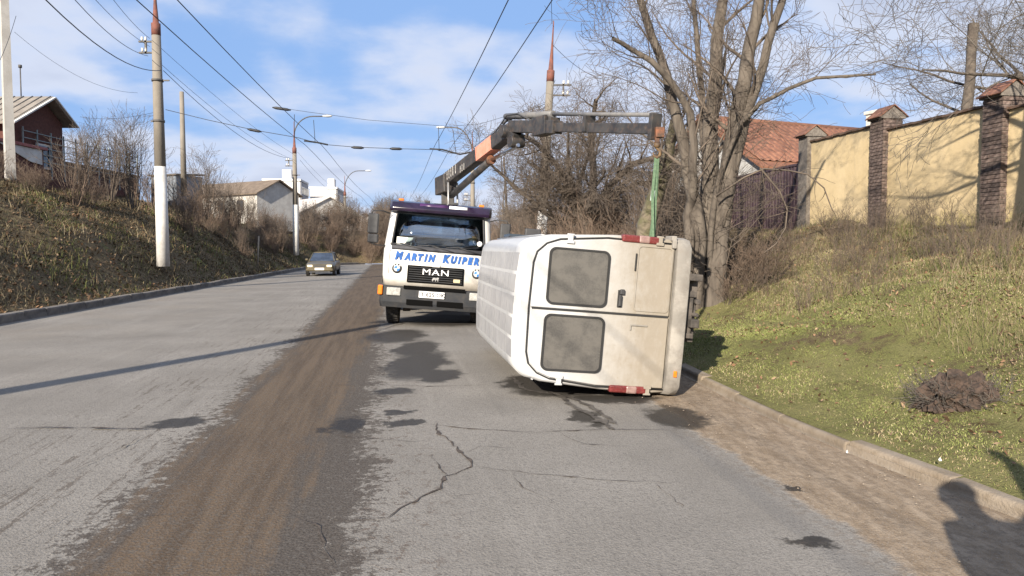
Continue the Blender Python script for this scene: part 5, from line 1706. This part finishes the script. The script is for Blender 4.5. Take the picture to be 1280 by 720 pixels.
# tall thin tree between the crane boom and the leaning pole
P4 = dict(P1, len=[1.9, .9, .5], kids=[13, 7, 5], trop=[.02, .10, .05, 0])
T4 = Tree(41)
f4 = pix(640, 320, 40); z4 = gz(f4.x, f4.y)
for dx, L, rd in ((.0, 6.4, .11), (.35, 6.0, .09), (-.3, 5.2, .07)):
    T4.branch(Vector((f4.x + dx * .4, f4.y, z4 - .2)), Vector((dx * .4, 0, 1)), L, rd, 0, dict(P4, wob=[.09, .16, .2, .2]))
finish_tree(T4, 'bare_tree', 'slim upright bare tree seen under the crane boom', 'tree', 1, M_BARKD, M_TWIGG)

# tree at the right edge, foot outside the frame, branches and shadow reach the wall
P5 = dict(levels=5, seg=[6, 8, 6, 5, 3], wob=[.06, .14, .2, .25, .25], trop=[.0, .03, .02, -.01, 0], tap=[.3, .75, .85, .85, .8], kids=[11, 9, 7, 5], t0=[.5, .2, .15, .1],
          ang=[52, 45, 48, 50], ratio=[.5, .5, .5, .5], len=[4.4, 1.9, .95, .45], rr=[.45, .40, .42, .5], tipr=.0035)
T5 = Tree(57)
T5.branch(Vector((8.35, 10.9, gz(8.35, 10.9) - .2)), Vector((-.03, .0, 1)), 4.6, .17, 0, dict(P5, kids=[14, 8, 6, 4], len=[4.6, 2.1, 1.0, .45], t0=[.45, .2, .15, .1], ang=[60, 45, 48, 50], rr=[.30, .40, .42, .5]))
finish_tree(T5, 'bare_tree', 'bare tree whose thin branches hang into the view above the yellow wall', 'tree', 2, M_BARKD, M_TWIGG)
# lopped trunk behind the wall
p = pix(1208, 140, 19.5); p2_ = pix(1217, 30, 19.5)
T6 = Tree(61)
Q = [Vector((p.x - .1, 19.5, 2.2)), p, p.lerp(p2_, .35) + Vector((.03, 0, 0)), p.lerp(p2_, .7), p2_]
T6.br.append((Q, [.17, .14, .125, .12, .135], 0)); T6.kids(Q, [.03] * 5, 2, 0, dict(P1, kids=[6, 5, 4], len=[.7, .4, .2], t0=[.6, .1, .1]))
finish_tree(T6, 'lopped_trunk', 'dark lopped tree trunk standing behind the yellow wall', 'tree', 1, M_BARKD, M_TWIG)
# second tree behind the wall
T7 = Tree(67)
T7.branch(Vector((14.2, 20.6, 2.3)), Vector((-.08, 0, 1)), 4.2, .16, 0, dict(P5, len=[4.2, 1.9, .95, .45]))
finish_tree(T7, 'bare_tree', 'bare tree spreading behind the brick pillar of the yellow wall', 'tree', 2, M_BARKD, M_TWIGG)
# trees behind the brick house
for k, (px, Y, L) in enumerate(((35, 50, 4.5), (108, 56, 4.0))):
    T8 = Tree(71 + k)
    q = pix(px, 200, Y)
    T8.branch(Vector((q.x, q.y, 4.8)), Vector((0, 0, 1)), L, .16, 0, dict(P5, levels=4, len=[3.0, 1.3, .7, .3], kids=[10, 8, 6, 4], tipr=.008))
    finish_tree(T8, 'bare_tree', ('bare tree rising behind the ridge of the brick house', 'bare tree behind the pale blue railing')[k], 'tree', 2, M_BARKD, M_TWIGG)


# --- shrubs: a few forms, each copied
def shrub(seed, stems_, h, spread, kids, tipr, lev=3):
    T = Tree(seed)
    P = dict(levels=lev, seg=[6, 4, 3], wob=[.09, .16, .2], trop=[.05, .05, .03], tap=[.8, .8, .8], kids=kids, t0=[.2, .15, .1], ang=[30, 38, 45], ratio=[.4, .5, .5], len=[h * .40, h * .18, h * .1], rr=[.45, .5, .5], tipr=tipr)
    for k in range(stems_):
        a = T.r.uniform(0, 6.28); s = T.r.uniform(.05, 1)
        d = Vector((math.cos(a) * s * spread, math.sin(a) * s * spread, 1))
        T.branch(Vector((math.cos(a) * .25 * s, math.sin(a) * .25 * s, -.1)), d, h * T.r.uniform(.6, 1.1), .016 * h / 2.5, 0, P)
    return T.meshes(1)


def make_shrub(data, mats, name, label, group):
    t = thing(name, label, 'shrub', (0, 0, 0), 0, group)
    for pn, d, m in zip(('stems', 'twigs'), data, mats):
        link(pn, mesh_np(pn, d[0], d[1], m, smooth=True), t)
    return t


SG = 'bare shrubs on the left bank'
protoA = make_shrub(shrub(101, 22, 3.2, .45, [7, 4], .005), (M_TWIGR, M_TWIG), 'bare_shrub', 'leafless brown shrub in the thicket on the left bank', SG)
protoB = make_shrub(shrub(102, 26, 2.4, .75, [6, 4], .005), (M_TWIGR, M_TWIGR), 'bare_shrub', 'leafless brown shrub in the thicket on the left bank', SG)
protoC = make_shrub(shrub(103, 14, 4.4, .35, [9, 5], .006), (M_TWIG, M_TWIG), 'bare_shrub', 'leafless brown shrub in the thicket on the left bank', SG)
protoD = make_shrub(shrub(104, 26, 1.3, .8, [5, 4], .004), (M_TWIG, M_TWIGR), 'bare_shrub', 'leafless brown shrub in the thicket on the left bank', SG)
used = set()
def place(proto, x, y, s, rz, label=None, group=None, sz=1.0):
    o = proto if proto.name not in used else copy_tree(proto)
    used.add(proto.name)
    o.location = (x, y, gz(x, y)); o.rotation_euler = (random.gauss(0, .05), random.gauss(0, .05), rz); o.scale = (s, s, s * sz)
    o['label'] = label or 'leafless brown shrub in the thicket on the left bank'
    o['group'] = group or SG
    return o
rs = random.Random(9)
# (pixel x, distance, form, scale) for the ones that stand out
for (px, off, proto, s, lab) in ((95, 5.4, protoA, .95, 'reddish shrub fanning out in front of the brick outbuilding'), (168, 5.0, protoC, .95, 'tall thin multi-stemmed shrub left of the round pole'), (140, 5.6, protoC, .8, 'tall pale-stemmed shrub beside the reddish shrub'),
                                 (262, 4.2, protoC, 1.0, 'large fan-shaped shrub right of the round pole'), (300, 4.8, protoA, 1.15, 'broad brown shrub in front of the white cottage'), (190, 6.0, protoB, 1.0, 'wide shrub behind the round pole')):
    # walk along the ray until the bank offset is reached
    k = (px - 640) / F
    for Y in np.arange(15, 80, .1):
        if kl(Y) - k * Y > off: break
    place(proto, k * Y, Y, s, rs.uniform(0, 6), lab)
for i in range(95):
    Y = rs.uniform(30, 76); off = rs.uniform(1.6, 9)
    x = float(kl(Y)) - off
    px = 640 + F * x / Y
    if px < 225: continue
    if Y < 45 and off < 3.0: continue
    proto = rs.choice([protoA, protoB, protoB, protoD, protoD])
    s = rs.uniform(.6, 1.05) * (1.0 if off > 3 else .75)
    place(proto, x, Y, s, rs.uniform(0, 6))
for i in range(14):
    Y = rs.uniform(19, 34); off = rs.uniform(5, 10)
    place(protoD, float(kl(Y)) - off, Y, rs.uniform(.5, .9), rs.uniform(0, 6), 'low leafless shrub on the crest of the left bank')
# thicket closing the bend
for i in range(42):
    x = rs.uniform(-22, 6); y = rs.uniform(80, 96)
    place(rs.choice([protoA, protoB]), x, y, rs.uniform(.9, 1.5), rs.uniform(0, 6), 'leafless brown shrub in the thicket beyond the bend', 'bare shrubs beyond the bend')
for i in range(34):
    place(rs.choice([protoA, protoB, protoD]), rs.uniform(-23, -9), rs.uniform(79.5, 90), rs.uniform(.7, 1.3), rs.uniform(0, 6), 'leafless brown shrub in the thicket beyond the bend', 'bare shrubs beyond the bend')
for i in range(30):
    Y = rs.uniform(76.5, 82); x = min(rs.uniform(-22, -13), float(kl(Y)) - .8)
    place(rs.choice([protoA, protoB, protoD]), x, Y, rs.uniform(.7, 1.1), rs.uniform(0, 6), 'leafless brown shrub in the thicket beyond the bend', 'bare shrubs beyond the bend')
for i in range(6):
    T8 = Tree(90 + i)
    P9 = dict(P5, levels=4, len=[3.2, 1.4, .7, .3], kids=[10, 8, 6, 4], tipr=.012)
    q = pix((492, 478, 505, 520, 455, 540)[i], 300, 100 + i * 4)
    T8.branch(Vector((q.x, q.y, 1.5)), Vector((0, 0, 1)), 5.0, .2, 0, P9)
    finish_tree(T8, 'bare_tree', 'distant grey bare tree behind the truck cab', 'tree', 2, M_BARKD, M_TWIGG, 'distant bare trees behind the truck')
# thicket on the right behind the van
RG = 'bare shrubs behind the van'
for i in range(80):
    Y = rs.uniform(20, 60); off = rs.uniform(1.2, 7)
    x = float(kr(Y)) + off
    px = 640 + F * x / Y
    if px > 855 or px < 600: continue
    place(rs.choice([protoA, protoB, protoB]), x, Y, rs.uniform(.7, 1.15), rs.uniform(0, 6), 'leafless brown shrub in the thicket behind the van', RG)
for i in range(6):
    a = rs.uniform(0, 6.28); d = rs.uniform(.4, 1.2)
    place(protoD, tx + math.cos(a) * d + .2, ty + math.sin(a) * d, rs.uniform(.5, .9), rs.uniform(0, 6), 'low leafless shrub round the foot of the big bare tree', 'shrubs at the foot of the tree')
# dry low bushes on the right bank
protoE = make_shrub(shrub(105, 12, 1.0, .7, [4, 3], .0025), (M_TWIGR, M_TWIG), 'dry_bush', 'low dry brown bush', '')
for i in range(95):
    Y = rs.uniform(8.5, 19.5); off = rs.uniform(2.6, 7.9)
    x = float(kr(Y)) + off
    if x > WX(Y) - .6 or x / Y > .76: continue
    place(protoE, x, Y, rs.uniform(.35, .95), rs.uniform(0, 6), 'low dry brown bush on the bank below the yellow wall', 'dry bushes below the yellow wall')

# ------------------------------------------------------------------ grass, weeds and litter
def attr_mat(name, rough=.85, trans=.0):
    m, T, bs = new_mat(name)
    a = T.node('ShaderNodeAttribute'); a.attribute_name = 'Col'
    T.put(bs.inputs['Base Color'], a.outputs['Color'])
    bs.inputs['Roughness'].default_value = rough
    bs.inputs['Specular IOR Level'].default_value = .25
    return m
M_BLADE = attr_mat('grass_blades')


def blades(name, x, y, h, w, colr, label, lean=.5, cat='grass'):
    n = len(x)
    z = hz(x, y) - .01
    a = rng.uniform(0, 2 * np.pi, n); la = rng.uniform(0, 2 * np.pi, n); ll = rng.uniform(.1, 1, n) * lean
    base = np.stack([x, y, z], 1)
    s = np.stack([np.cos(a), np.sin(a), np.zeros(n)], 1) * w[:, None]
    ld = np.stack([np.cos(la) * ll, np.sin(la) * ll, np.ones(n)], 1); ld /= np.linalg.norm(ld, axis=1)[:, None]
    mid = base + ld * (h * .55)[:, None]
    tipd = ld + np.stack([np.cos(la) * ll, np.sin(la) * ll, -ll * .6], 1) * .8
    tipp = mid + tipd * (h * .45)[:, None]
    V = np.stack([base - s, base + s, mid + s * .75, mid - s * .75, tipp], 1).reshape(-1, 3)
    i0 = np.arange(n)[:, None] * 5
    tri = np.concatenate([i0 + np.array([0, 1, 2]), i0 + np.array([0, 2, 3]), i0 + np.array([3, 2, 4])])
    C = np.repeat(np.concatenate([colr, np.ones((n, 1))], 1), 5, axis=0)
    o = link(name, mesh_np(name, V, tri, M_BLADE, C))
    return tag(o, label, cat, kind='stuff')


def patch(x, y, s=1.0, ph=0):
    return (np.sin(x * 1.3 * s + ph) * np.cos(y * 1.1 * s + 1.7 * ph) + .6 * np.sin(x * 2.9 * s + y * 2.3 * s + ph) + .4 * np.sin(x * 6.1 * s - y * 4.7 * s)) / 2


GREEN = np.array([[.165, .180, .058], [.145, .166, .050], [.195, .195, .074], [.125, .146, .044]])
STRAW = np.array([[.31, .25, .15], [.25, .19, .115], [.37, .31, .20], [.20, .145, .09]])


def mixcol(n, green_p):
    g = GREEN[rng.integers(0, 4, n)]; s = STRAW[rng.integers(0, 4, n)]
    pick = rng.random(n) < green_p
    c = np.where(pick[:, None], g, s) * rng.uniform(.85, 1.15, (n, 1))
    return c


# right verge: short turf
n = 480000
y = 2.2 + 15 * rng.random(n) ** 1.35
off = .16 + 5.4 * rng.random(n) ** 1.25
x = kr(y) + off
ok = (x / y < .82) & (patch(x, y, 1.2, 2.0) + rng.normal(0, .35, n) > -.40) & (rng.random(n) < np.clip((off - .1) / .7, .15, 1))
x, y, off = x[ok], y[ok], off[ok]; n = len(x)
gp = np.clip(.88 + .25 * patch(x, y, .8, .3) - .15 * np.clip(off - 2.2, 0, 9) - .3 * (off < .5), .15, .97)
blades('verge_grass', x, y, rng.uniform(.012, .036, n) * (1 + .4 * patch(x, y, 2)), rng.uniform(.0016, .0034, n) * np.interp(y, [3, 17], [1, 2.6]), mixcol(n, gp) * (1 + .30 * patch(x, y, .9, 6.0) + .15 * patch(x, y, 3.1, 2.0))[:, None], 'short green grass on the right verge', .9)
# dry weeds and stalks up the bank below the wall
n = 130000
y = 6 + 18 * rng.random(n); off = 2.4 + 6.2 * rng.random(n) ** .8
x = kr(y) + off
dens = patch(x, y, 1.0, 4.0)
ok = (x / y < .80) & (x < 12.06 - .14 * y - .2) & (dens + rng.normal(0, .4, n) > -.1)
x, y, off = x[ok], y[ok], off[ok]; n = len(x)
tall = rng.random(n) ** 4
blades('dry_weeds', x, y, .06 + .30 * tall * (.6 + .6 * patch(x, y, 1.5, 1)), rng.uniform(.0016, .0034, n) * np.interp(y, [6, 24], [1, 2.0]), mixcol(n, np.clip(.30 + .3 * patch(x, y, .7, 2), .05, .6)) * np.where(tall > .3, .55, .72)[:, None], 'dry brown weeds and stalks on the right bank', .5, 'weeds')
# left bank: rough grass and dead stalks
n = 150000
y = 15 + 60 * rng.random(n) ** 1.3; off = .15 + 9.5 * rng.random(n)
x = kl(y) - off
pp_ = patch(x, y, .55, 1.0)
ok = (x / y > -.78) & (rng.random(n) < np.clip((off - .1) / .8, .2, 1)) & (patch(x, y, .8, 3.3) + rng.normal(0, .3, n) > -.25)
x, y, off, pp_ = x[ok], y[ok], off[ok], pp_[ok]; n = len(x)
gp = np.clip(.40 + .7 * pp_ - .03 * off, .03, .85)
c = mixcol(n, gp) * np.where(rng.random(n) < .35, .32, .75)[:, None] * np.clip(.75 + .5 * patch(x, y, .9, 7), .4, 1.1)[:, None]
blades('bank_grass', x, y, rng.uniform(.04, .12, n) + .40 * rng.random(n) ** 9, rng.uniform(.004, .0085, n) * np.interp(y, [15, 75], [.9, 3.2]), c, 'rough grass and dead stalks on the left bank', .9)

# fallen leaves
def litter(name, x, y, size, colr, label, lift=.012):
    n = len(x); z = hz(x, y) + lift
    a = rng.uniform(0, 6.28, n); t1 = rng.normal(0, .5, n); t2 = rng.normal(0, .5, n)
    u = np.stack([np.cos(a), np.sin(a), t1], 1) * size[:, None]; v = np.stack([-np.sin(a), np.cos(a), t2], 1) * (size * .6)[:, None]
    b0 = np.stack([x, y, z + size * .4], 1)
    V = np.stack([b0 - u, b0 - v * .9, b0 + u, b0 + v], 1).reshape(-1, 3)
    f = np.arange(n)[:, None] * 4 + np.array([0, 1, 2, 3])
    C = np.repeat(np.concatenate([colr, np.ones((n, 1))], 1), 4, axis=0)
    o = link(name, mesh_np(name, V, f, M_BLADE, C)); return tag(o, label, 'leaves', kind='stuff')
LEAF = np.array([[.15, .085, .045], [.21, .125, .07], [.10, .06, .035], [.26, .18, .11]])
n = 26000
y = 4 + 20 * rng.random(n) ** 1.1; off = .25 + 8 * rng.random(n) ** .75; x = kr(y) + off
ok = (x / y < .8) & (x < 12.06 - .14 * y - .2) & (patch(x, y, 1.1, 5) + .12 * off + rng.normal(0, .4, n) > .35)
x, y = x[ok], y[ok]; n = len(x)
litter('fallen_leaves', x, y, rng.uniform(.012, .032, n), LEAF[rng.integers(0, 4, n)] * rng.uniform(.7, 1.2, (n, 1)), 'brown fallen leaves scattered on the right bank')
n = 16000
y = 15 + 40 * rng.random(n) ** 1.2; off = .2 + 9 * rng.random(n); x = kl(y) - off
litter('leaf_litter', x, y, rng.uniform(.03, .07, n), LEAF[rng.integers(0, 4, n)] * rng.uniform(.5, 1.0, (n, 1)), 'dark leaf litter on the left bank')

# heap of soil and dead twigs on the verge
hp = gpix(1222, 524, .16)
heap = thing('soil_heap', 'dark heap of soil, roots and dead twigs on the grass verge', 'heap', (hp.x, hp.y + .25, gz(hp.x, hp.y + .25) - .03))
bm = bmesh.new(); bmesh.ops.create_icosphere(bm, subdivisions=5, radius=1)
from mathutils import noise as mnoise
for v in bm.verts:
    d = v.co.copy(); k = 1 + .38 * mnoise.noise(d * 2.3) + .22 * mnoise.noise(d * 5.5 + Vector((3, 1, 2))) + .14 * mnoise.noise(d * 13)
    v.co = Vector((d.x * .34 * k, d.y * .24 * k, max(-.05, d.z * .23 * k + .05)))
me = bpy.data.meshes.new('soil'); bm.to_mesh(me); bm.free()
me.materials.append(pmat('dark_soil', (.03, .021, .016), (.075, .05, .037), scale=16, rough=.95, bump=.9, bscale=40))
link('soil', me, heap)
TH = Tree(77)
for k in range(150):
    a = TH.r.uniform(0, 6.28); d = TH.r.uniform(.1, .34)
    TH.branch(Vector((math.cos(a) * d * 1.25, math.sin(a) * d * .8, TH.r.uniform(.02, .12))), Vector((math.cos(a), math.sin(a), TH.r.uniform(-.3, 1.4))), TH.r.uniform(.10, .34), .0045, 2, dict(P1, seg=[3, 3, 5, 3], wob=[.2, .2, .35, .3], kids=[0, 0, 3], len=[0, 0, .12], tipr=.0022))
V, Fq = TH.meshes(0)[1]
link('twigs', mesh_np('twigs', V, Fq, M_TWIGG, smooth=True), heap)
# litter on the road edge: pebbles and pale scraps
M_SCRAP = pmat('pale_scrap', (.7, .7, .68), rough=.7)
for (px, py, s) in ((1174, 577, .022), (1058, 567, .016)):
    q = gpix(px, py, .0); x_, y_ = q.x, q.y
    zz = 0.012 if x_ < kr(y_) else (.13 if x_ < kr(y_) + .2 else gz(x_, y_) + .02)
    q = gpix(px, py, zz)
    b = MB(); b.add([(0, 0, .004), (s, .2 * s, 0.004), (s * .9, s, .018), (.1 * s, s * .8, .010), (s * .5, s * .4, .03)], [(0, 1, 4), (1, 2, 4), (2, 3, 4), (3, 0, 4), (0, 3, 2, 1)])
    o = b.build('paper_scrap', M_SCRAP, None); o.location = q
    tag(o, 'tiny pale scrap of litter lying by the right kerb', 'litter', 'scraps of litter')
n = 300
y = 2.6 + 6.5 * rng.random(n) ** 1.5; x = kr(y) - .02 - 1.1 * rng.random(n) ** 1.6
V = []; Fc = []
s = rng.uniform(.003, .010, n) * (1 + (rng.random(n) < .03) * 1.3)
oc = np.array([[1, 0, 0], [0, 1, 0], [-1, 0, 0], [0, -1, 0], [0, 0, .8], [0, 0, -.5]])
V = (np.stack([x, y, s * .3 + .004], 1)[:, None, :] + oc[None] * s[:, None, None] * rng.uniform(.7, 1.3, (n, 6, 1))).reshape(-1, 3)
ft = np.array([[0, 1, 4], [1, 2, 4], [2, 3, 4], [3, 0, 4], [1, 0, 5], [2, 1, 5], [3, 2, 5], [0, 3, 5]])
Fc = (np.arange(n)[:, None, None] * 6 + ft[None]).reshape(-1, 3)
o = link('gravel', mesh_np('gravel', V, Fc, pmat('grit', (.18, .145, .11), (.27, .22, .17), scale=30, rough=.9))); tag(o, 'fine grit and small stones along the right kerb', 'gravel', kind='stuff')

# ------------------------------------------------------------------ the person beside the camera whose shadow falls on the kerb
def person(x, y, rz):
    t = thing('person', 'person in dark jacket and trousers standing with one arm raised to hold up a phone', 'person', (x, y, 0), rz)
    V = []; E = []; Rr = []
    def v(p, r): V.append(p); Rr.append(r); return len(V) - 1
    def chain(start, pts):
        prev = start
        for p, r in pts:
            i = v(p, r); E.append((prev, i)); prev = i
        return prev
    pel = v((0, 0, .95), (.17, .13))
    ch = chain(pel, [((-.01, 0, 1.12), (.17, .12)), ((-.02, .01, 1.30), (.19, .13)), ((-.03, .0, 1.42), (.17, .11)), ((-.05, .0, 1.50), (.065, .065))])
    chain(ch, [((-.08, .02, 1.58), (.080, .09)), ((-.10, .025, 1.66), (.092, .11)), ((-.11, .02, 1.74), (.07, .08))])
    for s in (-1, 1):
        chain(pel, [((s * .10, 0, .88), (.105, .10)), ((s * .11, .02, .50), (.07, .07)), ((s * .12, -.01, .10), (.05, .05)), ((s * .125, .05, .05), (.045, .045)), ((s * .13, .15, .04), (.042, .035))])
        if s > 0:     # raised arm with the phone
            hand = chain(3, [((.20, .0, 1.46), (.10, .10)), ((.30, .04, 1.64), (.09, .09)), ((.29, .12, 1.90), (.075, .075)), ((.26, .16, 1.99), (.04, .05)), ((.24, .18, 2.04), (.035, .045))])
            tip = [(.20, 2.02), (.18, 2.045), (.17, 2.065), (.17, 2.085)]
            for f, (tx_, tz_) in enumerate(tip):
                chain(hand, [((.225 - .004 * f, .20, 2.03 + .018 * f), (.011, .011)), ((tx_, .21, tz_), (.010, .010)), ((tx_ - .03, .205, tz_), (.008, .008))])
            chain(hand, [((.22, .165, 2.01), (.012, .012)), ((.19, .165, 2.03), (.010, .010))])
        else:         # other arm bent, hand in front of the chest
            hand = chain(3, [((-.20, .0, 1.42), (.09, .09)), ((-.19, -.02, 1.18), (.075, .075)), ((-.12, .18, 1.08), (.05, .05)), ((-.10, .26, 1.12), (.032, .04))])
            for f in range(4):
                chain(hand, [((-.10, .285, 1.10 + .02 * f), (.011, .011)), ((-.065, .29, 1.095 + .02 * f), (.010, .010)), ((-.045, .275, 1.09 + .02 * f), (.008, .008))])
            chain(hand, [((-.115, .26, 1.16), (.012, .012)), ((-.09, .28, 1.18), (.010, .010))])
    me = bpy.data.meshes.new('body'); me.from_pydata(V, E, [])
    o = link('body', me, t)
    o.modifiers.new('skin', 'SKIN').use_smooth_shade = True
    for i, r in enumerate(Rr): me.skin_vertices[0].data[i].radius = r
    me.skin_vertices[0].data[0].use_root = True
    ss = o.modifiers.new('sub', 'SUBSURF'); ss.levels = 1; ss.render_levels = 2
    m, T, bs = new_mat('clothes_and_skin')
    X, Y, Z = T.sep(T.coord('Object'))
    head = T.math('MULTIPLY', T.smooth(Z, 1.505, 1.515), T.smooth(X, .075, .065))
    hands = T.math('MAXIMUM', T.smooth(Z, 1.955, 1.965), T.math('MULTIPLY', T.smooth(Y, .205, .215), T.smooth(Z, 1.25, 1.24)))
    skin = T.math('MAXIMUM', head, hands)
    c = T.mix(T.smooth(Z, .90, .905), (.018, .020, .028), (.030, .032, .036))
    T.put(bs.inputs['Base Color'], T.mix(skin, c, (.40, .25, .185))); bs.inputs['Roughness'].default_value = .85
    T.put(bs.inputs['Normal'], T.bump(T.noise(T.coord('Object'), 9, 4), .35, .03))
    me.materials.append(m)
    # hair, ears and nose
    bm = bmesh.new(); bmesh.ops.create_icosphere(bm, subdivisions=4, radius=.112)
    for v_ in list(bm.verts):
        k = 1 + .05 * mnoise.noise(v_.co * 40)
        lo = -.085 if v_.co.y < -.03 else (-.03 if v_.co.y < .03 else .035)
        v_.co = Vector((v_.co.x * .92 * k - .105, v_.co.y * 1.08 * k + .012, max(v_.co.z * 1.05 * k, lo) + 1.70))
    for f_ in bm.faces: f_.smooth = True
    hm = bpy.data.meshes.new('hair'); bm.to_mesh(hm); bm.free(); hm.materials.append(pmat('dark_hair', (.02, .015, .012), (.045, .035, .028), scale=40, rough=.8, bump=.6, bscale=90)); link('hair', hm, t)
    msk = pmat('skin', (.40, .25, .185), rough=.6)
    for s in (-1, 1):
        MB().lathe([(.001, -.012), (.028, -.008), (.032, .0), (.022, .008), (.001, .010)], 12, 'x', (-.105 + s * .098, .02, 1.665)).build('ear', msk, t)
    MB().tube([(-.105, .118, 1.69), (-.105, .14, 1.665), (-.105, .122, 1.652)], [.010, .014, .010], 8).build('nose', msk, t)
    MB().box((-.02, .0, 1.505), (.17, .16, .05)).build('collar', pmat('jacket_collar', (.03, .032, .036), rough=.9), t, bevel=.02)
    MB().box((.17, .195, 2.055), (.01, .075, .15)).build('phone', M_BLACK, t, bevel=.004)
    return t
person(1.43, .90, R(-30)).scale = (1.04, 1.04, 1.04)
